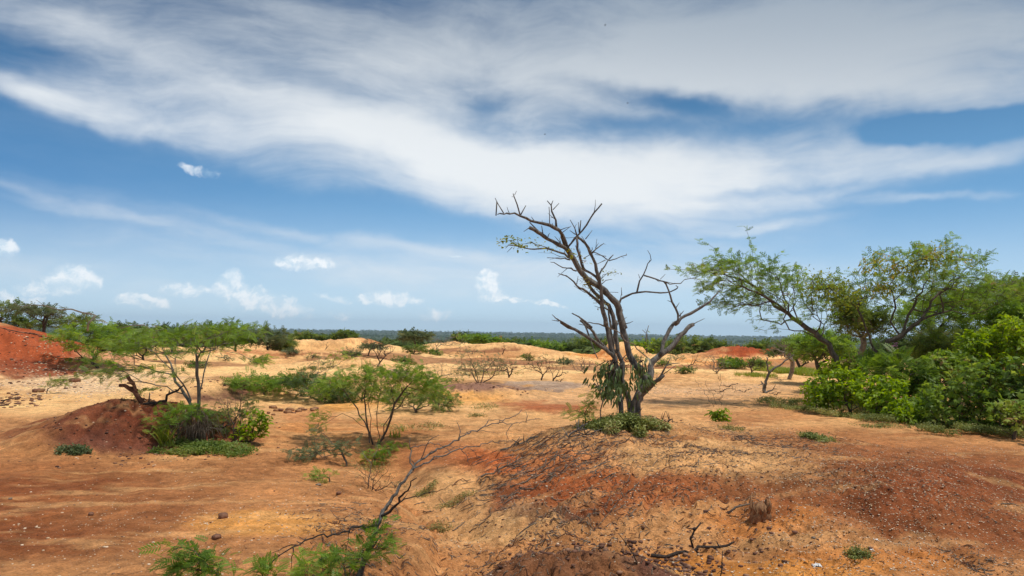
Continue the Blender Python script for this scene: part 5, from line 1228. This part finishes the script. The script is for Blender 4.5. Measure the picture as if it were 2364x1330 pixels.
plant('acacia_seedling', 'feathery green seedling at the near left edge of the clearing', 'seedling', (520, 1385), [(435, 1305, 30, 14, 0, .15), (420, 1262, 18, 7, 0, .1), (490, 1310, 30, 12, 0, .15), (470, 1290, 20, 6, 0, .1)], n=50, rb=.009, rt=.0018, tpl=T_FROND, lmat=M_ACAB, lsize=.10, each=4, below=3, seed=521, step=.07)
plant('acacia_seedling', 'small green sprig between the two foreground seedlings', 'seedling', (620, 1370), [(610, 1312, 24, 10, 0, .12)], n=16, rb=.006, rt=.0015, tpl=T_FROND, lmat=M_ACAB, lsize=.08, each=4, below=3, seed=522, step=.07)
# ------------------------------------------------------------------ herbs, grass, litter, stones
def spot(px, py, rx, ry):
    c = ground_at(px, py); Y = c[1]
    a = ground_at(px, py - ry)[1]; b = ground_at(px, py + ry)[1]
    return c, rx * Y / FPX, min(max((a - b) / 2, .08), rx * Y / FPX * 2.5)

def in_spot(n, s, rng, pw=.75, noise=True):
    c, rx, ry = s; a = rng.uniform(0, 2 * pi, n); q = rng.random(n) ** pw
    q = q * (1 + (fbm(np.cos(a) * 2 + c[0], np.sin(a) * 2 + c[1], 9, 2) - .5) * .9)
    x = c[0] + rx * q * np.cos(a); y = c[1] + ry * q * np.sin(a)
    k = fbm(x * 3, y * 3, 19, 3) > .40 + .12 * np.clip(q, 0, 1.2)
    x, y = x[k], y[k]
    return np.stack([x, y, G(x, y)], -1)

def herbs(name, label, cat, px, py, rx, ry, n, size, mat, seed, h=.06, kind=None, tpl=None, group=None):
    rng = np.random.default_rng(seed); s = spot(px, py, rx, ry); P = in_spot(n, s, rng)
    if len(P) < 3: return
    d = np.hypot((P[:, 0] - s[0][0]) / s[1], (P[:, 1] - s[0][1]) / s[2])
    hh = h * np.clip(1.25 - d, .15, 1) * rng.random(len(P))
    P = P + np.stack([0 * hh, 0 * hh, hh], -1)
    o = leaves(name, tpl or T_LEAF, mat, None, P - s[0], unit(rng.normal(size=P.shape) + [0, 0, .4]), size * 1.25, 4, rng, spread=.5, jit=.02, flat_=.7)
    o.location = tuple(s[0]); return tag(o, label, cat, group, 'stuff')

def grass(name, label, cat, px, py, rx, ry, n, size, mat, seed, kind=None):
    rng = np.random.default_rng(seed); s = spot(px, py, rx, ry); P = in_spot(n, s, rng)
    if len(P) < 2: return
    a = rng.uniform(0, 2 * pi, len(P)); D = np.stack([np.cos(a), np.sin(a), 0 * a], -1)
    Z = np.tile([0., 0, 1], (len(P), 1)) + rng.normal(size=P.shape) * .22; Z = unit(Z); X = unit(D - Z * (D * Z).sum(1, keepdims=True)); fr = np.stack([X, np.cross(Z, X), Z], 1)
    V, F = scatter(T_BLADE, P, fr, size * rng.uniform(.5, 1.2, len(P)))
    o = mk(name, V - s[0], F, mat, None, rnd=rnd_faces(T_BLADE[1], rng.random(len(P)))); o.location = tuple(s[0])
    return tag(o, label, cat, kind=kind)

HERBS = [
    (1450, 990, 100, 26, 8500, .028, M_COVER, .15, 'thick grey-green herb cushion around the foot of the dead tree'),
    (480, 1042, 115, 16, 2600, .03, M_ACA, .09, 'dark green herb patch in front of the left mound'),
    (172, 1048, 42, 12, 420, .028, M_GREYL, .06, 'small pale herb patch left of the mound foot'),
    (1870, 1014, 50, 10, 1000, .022, M_COVER, .04, 'small herb patch alone on the red track at right'),
    (1685, 992, 26, 5, 160, .02, M_COVERY, .03, 'tiny yellowish patch in front of the small broad-leaved clump'),
    (985, 1295, 52, 32, 900, .016, M_COVERY, .05, 'yellow-green herb clump at the near edge of the wash'),
    (1010, 1225, 46, 14, 320, .014, M_COVERY, .03, 'sparse yellowish herbs in the sandy wash'),
    (1050, 1165, 60, 12, 240, .014, M_COVERY, .03, 'thin scatter of herbs beside the wash bend'),
    (980, 1140, 40, 10, 260, .018, M_COVERY, .03, 'yellowish herbs behind the leaning sapling'),
    (950, 985, 80, 12, 620, .026, M_COVERY, .05, 'yellow-green herb strip right of the middle shrub'),
    (1115, 942, 34, 9, 200, .026, M_COVERY, .05, 'pale herb tufts on the path to the thorn bush'),
    (1100, 962, 24, 5, 120, .024, M_COVERY, .04, 'small pale herb tuft on the path, nearer than its neighbour'),
    (1040, 880, 40, 8, 200, .04, M_COVER, .05, 'dull herbs left of the rusty mound'),
    (1978, 1282, 34, 8, 300, .014, M_COVER, .03, 'small dark herb tuft beside the white litter at near right'),
    (330, 905, 30, 6, 120, .04, M_COVER, .05, 'thin herbs behind the left mound'),
    (720, 852, 60, 4, 160, .06, M_COVER, .05, 'faint line of herbs on the pale sand'),
    (1120, 862, 90, 8, 420, .05, M_COVERY, .07, 'dry yellowish herbs under the thorn bush'),
    (1480, 862, 90, 5, 260, .05, M_COVERY, .06, 'dry herbs behind the dead tree'),
    (850, 1090, 60, 18, 260, .016, M_COVERY, .03, 'sparse herbs under the bare twig tangle'),
    (2030, 985, 60, 5, 200, .024, M_COVER, .04, 'thin herb fringe before the carpet at right'),
]
for i, (px, py, rx, ry, n, sz, mt, h, lab) in enumerate(HERBS):
    herbs('herb_patch', lab, 'herbs', px, py, rx, ry, n, sz, mt, 600 + i, h)
# carpet of low herbs along the thicket (uncountable)
def carpet():
    rng = np.random.default_rng(640); Ps = []
    for (px, py, rx, ry, n) in [(1840, 940, 80, 12, 4800), (1990, 962, 110, 14, 7600), (2130, 975, 120, 16, 8400), (2290, 1000, 120, 12, 7200), (2010, 940, 120, 14, 5200), (2200, 960, 140, 16, 6000), (2150, 1000, 40, 8, 1200)]:
        P = in_spot(n, spot(px, py, rx, ry), rng, .5); P[:, 2] += rng.random(len(P)) * .07; Ps.append(P)
    P = np.concatenate(Ps); q = fbm(P[:, 0] * 1.2, P[:, 1] * 1.2, 3, 3); P[:, 2] += (q - .4).clip(0) * .25
    o = leaves('herb_carpet', T_LEAF, M_COVER, None, P, unit(rng.normal(size=P.shape) + [0, 0, .4]), .034, 2, rng, spread=.5, jit=.02, flat_=.7)
    tag(o, 'carpet of low grey-green herbs creeping out from the thicket at right', 'ground cover', kind='stuff')
carpet()
grass('grass', 'bright green grass meadow beyond the left end of the thicket', 'grass', 1835, 862, 62, 11, 9000, .28, M_GRASS, 650, 'stuff')
grass('grass', 'thin bright grass strip left of the grass meadow', 'grass', 1745, 868, 40, 4, 2200, .16, M_GRASS, 651, 'stuff')
grass('grass_tuft', 'tall grass tuft at the left foot of the bright thicket', 'grass', 1870, 940, 22, 8, 500, .34, M_GRASS, 652)
grass('grass_tuft', 'tuft of yellow-green grass beside the middle shrub', 'grass', 918, 1004, 18, 8, 300, .16, M_GRASS, 653)
grass('grass_tuft', 'bright grass tuft under the left acacia undergrowth', 'grass', 372, 1030, 18, 6, 260, .28, M_GRASS, 654)
grass('grass_tuft', 'grass growing between the bright shrubs and the dark lobed shrub', 'grass', 2120, 960, 30, 8, 500, .26, M_GRASS, 655)

# loose roots, bark strips and twigs on the tree mound (uncountable)
def litter():
    rng = np.random.default_rng(700); W = Wood(); W2 = Wood(); W3 = Wood()
    zones = [((1400, 1035), (250, 40), 1500, (.04, .16)), ((1300, 1120), (230, 80), 1100, (.03, .15)), ((1700, 1050), (220, 34), 1500, (.04, .13)), ((1550, 1120), (330, 60), 700, (.03, .10)),
             ((1240, 1050), (150, 40), 420, (.10, .32)), ((1950, 1180), (420, 120), 900, (.015, .06)), ((1350, 1290), (300, 45), 240, (.02, .07)), ((1750, 915), (120, 25), 220, (.06, .3)), ((1650, 890), (200, 30), 260, (.05, .25)), ((2100, 1280), (260, 45), 300, (.02, .10)), ((1110, 893), (110, 12), 260, (.08, .35)), ((820, 1150), (110, 50), 600, (.03, .12)), ((2200, 1230), (200, 80), 500, (.03, .12)), ((1000, 1150), (150, 60), 160, (.02, .08))]
    for (c, r, n, (l0, l1)) in zones:
        u = c[0] + r[0] * rng.normal(size=n) * .55; v = c[1] + r[1] * rng.normal(size=n) * .55; v = np.maximum(v, 858)
        XY = np.array([flat(a, b, .3) if b > 960 else flat(a, b, .1) for a, b in zip(u, v)])
        keep = fbm(XY[:, 0] * 1.3, XY[:, 1] * 1.3, 77, 3) > .42; XY = XY[keep]; m = len(XY)
        L = rng.uniform(l0, l1, m) * np.where(rng.random(m) > .06, .62, 1.5); a = rng.uniform(0, 2 * pi, m); a = np.where(rng.random(m) < .5, rng.normal(0, .45, m), a); w = rng.uniform(.0012, .0034, m) * (1 + L * 5)
        d = np.stack([np.cos(a), np.sin(a), 0 * a], -1); p = np.concatenate([XY, np.zeros((m, 1))], 1)
        s = np.stack([-d[:, 1], d[:, 0], 0 * a], -1) * (L * rng.normal(size=m) * .25)[:, None]; dL = d * L[:, None]
        pts = np.stack([p - dL * .5, p - dL * .15 + s, p + dL * .2 + s * rng.normal(.6, .6, m)[:, None], p + dL * .5], 1)
        pts[..., 2] = G(pts[..., 0], pts[..., 1]) + w[:, None] * .5 + np.stack([rng.random(m), rng.random(m), rng.random(m), rng.random(m)], 1) * .014
        ch = rng.random(m)
        for i in range(m):
            (W if ch[i] < .6 else (W2 if ch[i] < .68 else W3)).tube(pts[i], np.array([.6, 1, .9, .5]) * w[i], 4, 0)
    tag(W.build('root_litter', M_PALEWOOD, None), 'bleached root and bark fragments strewn over the tree mound', 'litter', kind='stuff')
    tag(W2.build('twig_litter', M_DARKTWIG, None), 'dark dead twigs strewn over the tree mound', 'litter', kind='stuff')
    tag(W3.build('bark_litter', M_REDWOOD, None), 'reddish soil-stained bark bits strewn over the tree mound', 'litter', kind='stuff')
litter()
def leaf_litter():
    rng = np.random.default_rng(733); P = []
    for (c, r, n) in [((1700, 1060), (340, 50), 3000), ((2050, 1180), (380, 120), 3500), ((1350, 1120), (260, 90), 2500), ((900, 1130), (260, 80), 900), ((1650, 905), (240, 24), 1200)]:
        u = c[0] + r[0] * rng.normal(size=n) * .6; v = np.maximum(c[1] + r[1] * rng.normal(size=n) * .6, 850); XY = np.array([flat(a, b, .15) for a, b in zip(u, v)])
        k = fbm(XY[:, 0] * 1.6, XY[:, 1] * 1.6, 78, 3) > .45; XY = XY[k]; P.append(np.stack([XY[:, 0], XY[:, 1], G(XY[:, 0], XY[:, 1]) + .004], -1))
    P = np.concatenate(P)
    o = leaves('leaf_litter', T_LEAF, M_DRYLEAF, None, P, unit(rng.normal(size=P.shape) * [1, 1, .1]), .020, 1, rng, spread=.1, jit=.0, flat_=.3, roll=.35)
    tag(o, 'tiny dry leaves and husks scattered over the bare ground', 'litter', kind='stuff')
M_DRYLEAF = LG('dry_leaf', (.16, .09, .05), (.48, .34, .20), (.70, .58, .42), 0, .8, .1)
leaf_litter()

def stone_tpl(seed, sub=1):
    import bmesh
    bm = bmesh.new(); bmesh.ops.create_icosphere(bm, subdivisions=sub, radius=1); rng = np.random.default_rng(seed)
    V = np.array([v.co[:] for v in bm.verts]); F = np.array([[v.index for v in f.verts] for f in bm.faces]); bm.free()
    V = V * (1 + rng.normal(size=(len(V), 1)) * .13); V = np.clip(V, -.82, .78) ; V[:, 2] *= .62; V[:, 0] *= 1.15
    return V, [F]

M_STONE_P = mat_leaf('pale_pebble', (.50, .34, .20), (.72, .53, .35), (.82, .68, .50), 0, .9, .1)
M_STONE_D = mat_leaf('dark_clod', (.08, .045, .035), (.20, .10, .065), (.32, .18, .11), 0, .95, .1)
M_STONE_R = mat_bark('rusty_rock', (.11, .05, .03), (.30, .15, .09), 14)
def pebbles(name, label, zones, mat, seed, tpl_seed):
    rng = np.random.default_rng(seed); Vs = []; Fs = []; rn = []; k0 = 0; tpl = stone_tpl(tpl_seed, 1)
    P = []; S = []
    for (c, r, n, (s0, s1)) in zones:
        u = c[0] + r[0] * rng.normal(size=n) * .6; v = np.maximum(c[1] + r[1] * rng.normal(size=n) * .6, 845)
        XY = np.array([flat(a, b, .1) for a, b in zip(u, v)]); P.append(np.stack([XY[:, 0], XY[:, 1], G(XY[:, 0], XY[:, 1])], -1)); S.append(s0 + (s1 - s0) * rng.random(n) ** 3)
    P = np.concatenate(P); S = np.concatenate(S); a = rng.uniform(0, 6.28, len(P)); z = np.zeros(len(P))
    fr = np.stack([np.stack([np.cos(a), np.sin(a), z], -1), np.stack([-np.sin(a), np.cos(a), z], -1), np.stack([z, z, z + 1], -1)], 1)
    P[:, 2] += S * .15
    V, F = scatter(tpl, P, fr, S)
    tag(mk(name, V, F, mat, None, rnd=rnd_faces(tpl[1], rng.random(len(P)))), label, 'stones', kind='stuff')
pebbles('gravel', 'small pale pebbles scattered over the ground', [((2050, 1180), (420, 130), 14000, (.0025, .009)), ((1350, 1120), (320, 110), 3500, (.0025, .009)), ((500, 1180), (480, 120), 1500, (.0025, .008)), ((1400, 1120), (320, 90), 900, (.003, .014)), ((1330, 1290), (280, 45), 1500, (.003, .014)), ((250, 1180), (420, 120), 260, (.003, .015)), ((750, 1180), (300, 120), 220, (.003, .013)), ((220, 880), (200, 26), 2600, (.01, .035)), ((130, 850), (120, 22), 900, (.01, .05)), ((350, 1000), (200, 40), 160, (.005, .02)), ((1600, 895), (260, 16), 900, (.006, .03)), ((2200, 1040), (260, 40), 900, (.003, .012))], M_STONE_P, 710, 1)
pebbles('soil_clods', 'dark crumbs and clods of soil scattered over the mounds', [((1310, 1290), (300, 50), 5500, (.004, .026)), ((1250, 1180), (160, 45), 500, (.004, .018)), ((1750, 1180), (300, 80), 900, (.004, .014)), ((350, 1000), (220, 40), 1100, (.008, .028)), ((60, 830), (170, 40), 900, (.02, .07)), ((2100, 1200), (300, 110), 900, (.003, .012)), ((500, 905), (100, 22), 300, (.01, .04)), ((1110, 900), (110, 12), 260, (.01, .04)), ((20, 915), (80, 12), 200, (.01, .06)), ((500, 1180), (400, 110), 260, (.003, .012))], M_STONE_D, 711, 2)

def rock(label, px, py, w, mat, seed, squash=.7, name='rock', group=None):
    b = ground_at(px, py); s = w * b[1] / FPX * .5; V, F = stone_tpl(seed, 2)
    rng = np.random.default_rng(seed + 5); a = rng.uniform(0, 6); c, s_ = cos(a), sin(a)
    V = V @ np.array([[c, s_, 0], [-s_, c, 0], [0, 0, 1]]) * s; V[:, 2] *= squash / .62
    V[:, 2] += s * squash * .55
    o = mk(name, V, F, mat, None, smooth=False); o.location = tuple(b); return tag(o, label, 'rock', group)
rock('small dark round stone on the bare soil at lower left', 210, 1189, 13, M_STONE_R, 3)
rock('brown angular rock left of the yellow patch', 515, 1196, 25, M_STONE_R, 4)
rock('brown flat rock in front of the yellow patch', 500, 1243, 22, M_STONE_R, 5, .6)
rock('pale stone left of the thorny sapling', 735, 1122, 13, M_PALEWOOD, 6, .5)
rock('small brown stone near the herbs beside the wash', 782, 1142, 13, M_STONE_R, 7)
rock('tiny tan stone at the far left of the near soil', 24, 1155, 10, M_PALEWOOD, 8, .5)
rock('ochre stone alone in the right foreground', 1878, 1248, 10, M_PALEWOOD, 9, .5)
rock('dark rock on the pebbly slope below the red mound', 88, 905, 26, M_STONE_R, 10, .5)
rock('rusty rock right of the dark rock on the pebbly slope', 172, 882, 26, M_STONE_R, 11, .6)
rng = np.random.default_rng(12)
for i in range(16):
    rock('broken reddish stone in the low rubble heap behind the left mound', 620 + i * 7.0 + rng.normal() * 6, 950 + rng.normal() * 5, rng.uniform(7, 19), M_CLAY if i % 3 else M_STONE_R, 30 + i, .6, 'rubble_stone', 'stones of the low rubble heap')
# soil stump (eroded pinnacle) and fallen branch piece in the right foreground
def pinnacle():
    b = ground_at(1756, 1198); k = b[1] / FPX; root = thing('soil_pinnacle', 'crumbling orange stub of eroded soil and root in the right foreground', 'stump', b); W = Wood(); rng = np.random.default_rng(3)
    W.tube([b - [0, 0, .05], b + [0, 0, .03], b + [.0, 0, .07], b + [.01, 0, .10]], [.085, .06, .045, .02], 11, .28, seed=5)
    W.build('core', M_CLAY, root, smooth=False); W = Wood()
    for q in range(12):
        a = rng.uniform(0, 6.28); p = b + [cos(a) * .06, sin(a) * .06, rng.uniform(.0, .08)]; W.tube([p, p + [cos(a) * .02, sin(a) * .02, .05], p + [cos(a) * .015, 0, rng.uniform(.07, .12)]], [.016, .012, .004], 5, .1, seed=q)
    W.build('splinters', M_CLAY, root)
pinnacle()
C7 = mp_(1100, 1.870, 940, 1.870)
stick('charred broken branch lying on the soil with an upright prong', C7(790, 640), [[C7(755, 640), C7(820, 648), C7(900, 625), C7(1000, 605), C7(1110, 582)], [C7(935, 608), C7(925, 570), C7(940, 535), C7(970, 498)]], .016, .007, seed=41, name='fallen_branch', cat='branch', foot=False, forks=2, flen=.03, Y=ground_at(*C7(900, 635))[1])
stick('long thin dead stalk standing in the right foreground', C7(1045, 725), [[C7(1040, 728), C7(1060, 660), C7(1063, 620)]], .005, .003, seed=42, forks=1, flen=.03)
stick('thin bent dry stalk on the dark near mound', C7(700, 700), [[C7(705, 715), C7(680, 640), C7(640, 580), C7(612, 545)]], .004, .002, seed=43, forks=1, flen=.03)
stick('pale thin root lying right of the soil pinnacle', C7(1380, 560), [[C7(1370, 550), C7(1400, 580), C7(1435, 605)]], .005, .003, seed=44, forks=0, name='dry_root', cat='root', mat=M_PALEWOOD, foot=False)
stick('grey root arching over the soil left of the pinnacle', C7(1100, 455), [[C7(1085, 460), C7(1120, 432), C7(1180, 418), C7(1200, 412)]], .010, .005, seed=45, forks=0, name='dry_root', cat='root', mat=M_PALEWOOD, foot=False)
stick('long grey dead branch lying along the left edge of the tree mound', C7(120, 185), [[C7(105, 188), C7(190, 160), C7(250, 128), C7(330, 105)], [C7(190, 160), C7(260, 165), C7(300, 160)]], .022, .008, seed=46, forks=5, name='fallen_branch', cat='branch', mat=M_PALEWOOD, foot=False, flen=.18)
stick('dark dead branch crossing the roots under the herb cushion', C7(400, 130), [[C7(380, 130), C7(440, 95), C7(480, 70)], [C7(420, 105), C7(470, 120), C7(540, 130)]], .016, .007, seed=47, forks=5, name='fallen_branch', cat='branch', mat=M_DEAD, foot=False, flen=.15)
stick('reddish root snaking down the flank of the mound', C7(120, 300), [[C7(20, 302), C7(90, 270), C7(150, 245), C7(200, 215)]], .012, .006, seed=48, forks=4, name='dry_root', cat='root', mat=M_PALEWOOD, foot=False, flen=.1)
stick('bleached root lying across the middle of the tree mound', C7(830, 270), [[C7(820, 280), C7(880, 262), C7(960, 255), C7(1050, 245)], [C7(820, 300), C7(850, 318), C7(900, 325)]], .009, .004, seed=49, forks=3, name='dry_root', cat='root', mat=M_PALEWOOD, foot=False, flen=.1)
stick('dark stick poking in from the left edge of the view', (0, 932), [[(-30, 935), (10, 925), (38, 917)]], .02, .01, seed=50, forks=0, name='fallen_branch', cat='branch', foot=False)
# crumpled white litter at near right
def scrap(label, px, py, s, seed):
    rng = np.random.default_rng(seed); b = ground_at(px, py); n = 7; g = np.linspace(-1, 1, n); X, Y_ = np.meshgrid(g, g); Z = rng.normal(size=X.shape) * .22 + .35
    V = np.stack([X.ravel() * s, Y_.ravel() * s * .6 + rng.normal(size=n * n) * s * .1, Z.ravel() * s], -1); i = np.arange(n - 1)[:, None] * n + np.arange(n - 1)[None]
    F = np.stack([i, i + 1, i + n + 1, i + n], -1).reshape(-1, 4); o = mk('paper_scrap', V, [F], M_WHITE, None); o.location = tuple(b)
    sm = o.modifiers.new('thickness', 'SOLIDIFY'); sm.thickness = .002; tag(o, label, 'litter')
M_WHITE, _t, _b = mat_new('dirty_white_plastic'); _b.inputs['Base Color'].default_value = (.66, .66, .64, 1); _b.inputs['Roughness'].default_value = .5
scrap('crumpled white scrap on the gravel at near right', 2020, 1253, .024, 1); scrap('smaller white scrap just below the crumpled one', 2012, 1275, .014, 2); scrap('whitish crust scrap on the yellow soil at the near edge', 1885, 1303, .034, 3)

# ------------------------------------------------------------------ distance: woodland, houses, birds
def blob_tpl(n, seed):
    rng = np.random.default_rng(seed); u = unit(rng.normal(size=(n, 3))); u[:, 2] = np.abs(u[:, 2]) * 1.0 - .15; r = rng.uniform(.75, 1.05, n)
    P = u * r[:, None]; t = unit(np.cross(u, rng.normal(size=(n, 3)))); b = np.cross(u, t); tl = unit(u + rng.normal(size=(n, 3)) * .5); t = unit(np.cross(tl, b)); b = np.cross(tl, t); s = .34
    V = np.stack([P - t * s, P - b * s * .6, P + t * s, P + b * s * .6], 1).reshape(-1, 3); return V, [np.arange(n * 4).reshape(n, 4)]
M_FAR = mat_leaf('far_canopy', (.06, .09, .03), (.13, .18, .05), (.19, .23, .07), .2, .8, .1)
def woodland(name, label, n, r0, r1, size, leafs, seed, skip=None):
    rng = np.random.default_rng(seed); r = r0 * (r1 / r0) ** rng.random(n); a = R(1) * rng.uniform(-46, 46, n)
    x, y = r * np.sin(a), r * np.cos(a); k = fbm(x * .012, y * .012, 5, 3) > .40
    if skip: k &= skip(x, y)
    x, y, r = x[k], y[k], r[k]; z = G(x, y, False); s = size * rng.uniform(.6, 1.3, len(x)) * (1 + r / 7000)
    P = np.stack([x, y, z + s * .25], -1); th = rng.uniform(0, 6.28, len(x)); zz = np.zeros(len(x)); hgt = rng.uniform(.55, .9, len(x))
    fr = np.stack([np.stack([np.cos(th), np.sin(th), zz], -1), np.stack([-np.sin(th), np.cos(th), zz], -1), np.stack([zz, zz, hgt], -1)], 1)
    tpl = blob_tpl(leafs, seed); V, F = scatter(tpl, P, fr, s); v = np.clip(np.repeat(rng.random(len(x)), leafs) * .7 + rng.random(len(x) * leafs) * .3, 0, 1)
    tag(mk(name, V, F, M_FAR, None, rnd=v), label, 'woodland', kind='stuff')
woodland('scrub_woodland', 'band of green scrub woodland beyond the dunes', 1700, 108, 420, 2.2, 110, 801)
woodland('far_woodland', 'hazy woodland covering the distant plain', 10000, 380, 2600, 3.4, 26, 802)
woodland('horizon_woodland', 'dark wooded ridge along the horizon', 14000, 2600, 6600, 5, 12, 803)

M_WALL = mat_plain('white_wall', (.60, .58, .54), (.78, .76, .72), 3); M_ROOF = mat_plain('tin_roof', (.25, .22, .2), (.5, .46, .42), 4); M_DARK = mat_plain('dark_opening', (.02, .02, .022), (.04, .04, .04), 3)
def bx(cx, cy, cz, sx, sy, sz):
    V = np.array([[a, b, c] for a in (-1, 1) for b in (-1, 1) for c in (-1, 1)]) * [sx / 2, sy / 2, sz / 2] + [cx, cy, cz]
    return V, np.array([[0, 1, 3, 2], [4, 6, 7, 5], [0, 4, 5, 1], [2, 3, 7, 6], [0, 2, 6, 4], [1, 5, 7, 3]])
def house(label, px, Y, w, d, h, seed):
    rng = np.random.default_rng(seed); p = at(px, 780, Y); z = Gs(p[0], Y); root = thing('house', label, 'house', (p[0], Y, z), 'white houses far out on the plain')
    V, F = bx(0, 0, h / 2, w, d, h); mk('wall', V, [F], M_WALL, root)
    V = np.array([[-w * .55, -d * .58, h], [w * .55, -d * .58, h], [w * .55, d * .58, h], [-w * .55, d * .58, h], [-w * .55, 0, h + h * .35], [w * .55, 0, h + h * .35]])
    mk('roof', V, [np.array([[0, 1, 5, 4], [2, 3, 4, 5], [0, 3, 2, 1]]), np.array([[0, 4, 3], [1, 2, 5]])], M_ROOF, root)
    V, F = bx(-w * .15, -d / 2 - .02, h * .35, w * .12, .1, h * .7); mk('door', V, [F], M_DARK, root)
    for q in (-.35, .25): V, F = bx(w * q, -d / 2 - .02, h * .55, w * .13, .1, h * .3); mk('window', V, [F], M_DARK, root)
for i, (px, Y, w) in enumerate([(642, 900, 14), (690, 1100, 18), (1128, 700, 12), (1150, 850, 12), (1222, 760, 16), (1262, 900, 12), (1500, 900, 12), (662, 800, 9)]):
    house(['tiny white house at the left of the far plain', 'long white house left of the domed skyline bush', 'tiny white house behind the broad bright bush', 'second white house right of the broad bright bush', 'wider white house on the plain left of the dead tree', 'small white house close left of the dead tree limbs', 'white house glimpsed behind the dead tree fork', 'smallest white house beside the left bush row'][i], px, Y, w, w * .6, 4.2, i)
M_BIRD = mat_plain('dark_feathers', (.02, .018, .016), (.05, .045, .04), 20)
for i, (px, py, Y, lab) in enumerate([(1397, 58, 60, 'tiny dark bird gliding near the top of the sky'), (1449, 238, 60, 'tiny dark bird in the blue gap between the clouds'), (1258, 310, 60, 'tiny dark bird before the brightest cloud')]):
    c = at(px, py, Y); root = thing('bird', lab, 'bird', c); W = Wood(); d = np.array([.8, .3, .25]) * .6
    W.tube([c - d * .16, c - d * .08, c + d * .02, c + d * .10, c + d * .15], [.003, .018, .02, .012, .003], 8); W.build('body', M_BIRD, root)
    V = []; 
    for s in (1, -1): V += [[0, 0, 0.01], [.07, s * .10, .05], [.04, s * .27, .02], [-.02, s * .25, .015], [-.05, s * .09, .035], [-.06, 0, 0.0]]
    V = np.array(V) * .6; V = np.concatenate([V, V - [0, 0, .01]]); F = []
    for q in (0, 6): F += [[q, q + 1, q + 4, q + 5], [q + 1, q + 2, q + 3, q + 4], [q + 12, q + 17, q + 16, q + 13], [q + 13, q + 16, q + 15, q + 14], [q, q + 12, q + 13, q + 1], [q + 1, q + 13, q + 14, q + 2], [q + 2, q + 14, q + 15, q + 3], [q + 3, q + 15, q + 16, q + 4], [q + 4, q + 16, q + 17, q + 5]]
    mk('wings', V, [np.array(F)], M_BIRD, root)

# haze: one closed box of even air
def haze():
    V, F = bx(0, 3000, 0, 20000, 20000, 1); V[:, 2] = np.where(V[:, 2] > 0, 140, -120)
    V[:, 1] = np.where(V[:, 1] > 3000, 9600, -9600)
    m = bpy.data.materials.new('air'); m.use_nodes = True; t = m.node_tree
    for n in list(t.nodes): t.nodes.remove(n)
    o_ = t.nodes.new('ShaderNodeOutputMaterial'); v = t.nodes.new('ShaderNodeVolumePrincipled'); v.inputs['Color'].default_value = (.62, .80, 1, 1); v.inputs['Density'].default_value = HAZE; v.inputs['Anisotropy'].default_value = .2
    t.links.new(v.outputs[0], o_.inputs['Volume']); tag(mk('haze', V, [F], m, None), 'thin bluish air that fades the distant plain', 'haze', kind='stuff')
HAZE = .00009
haze()
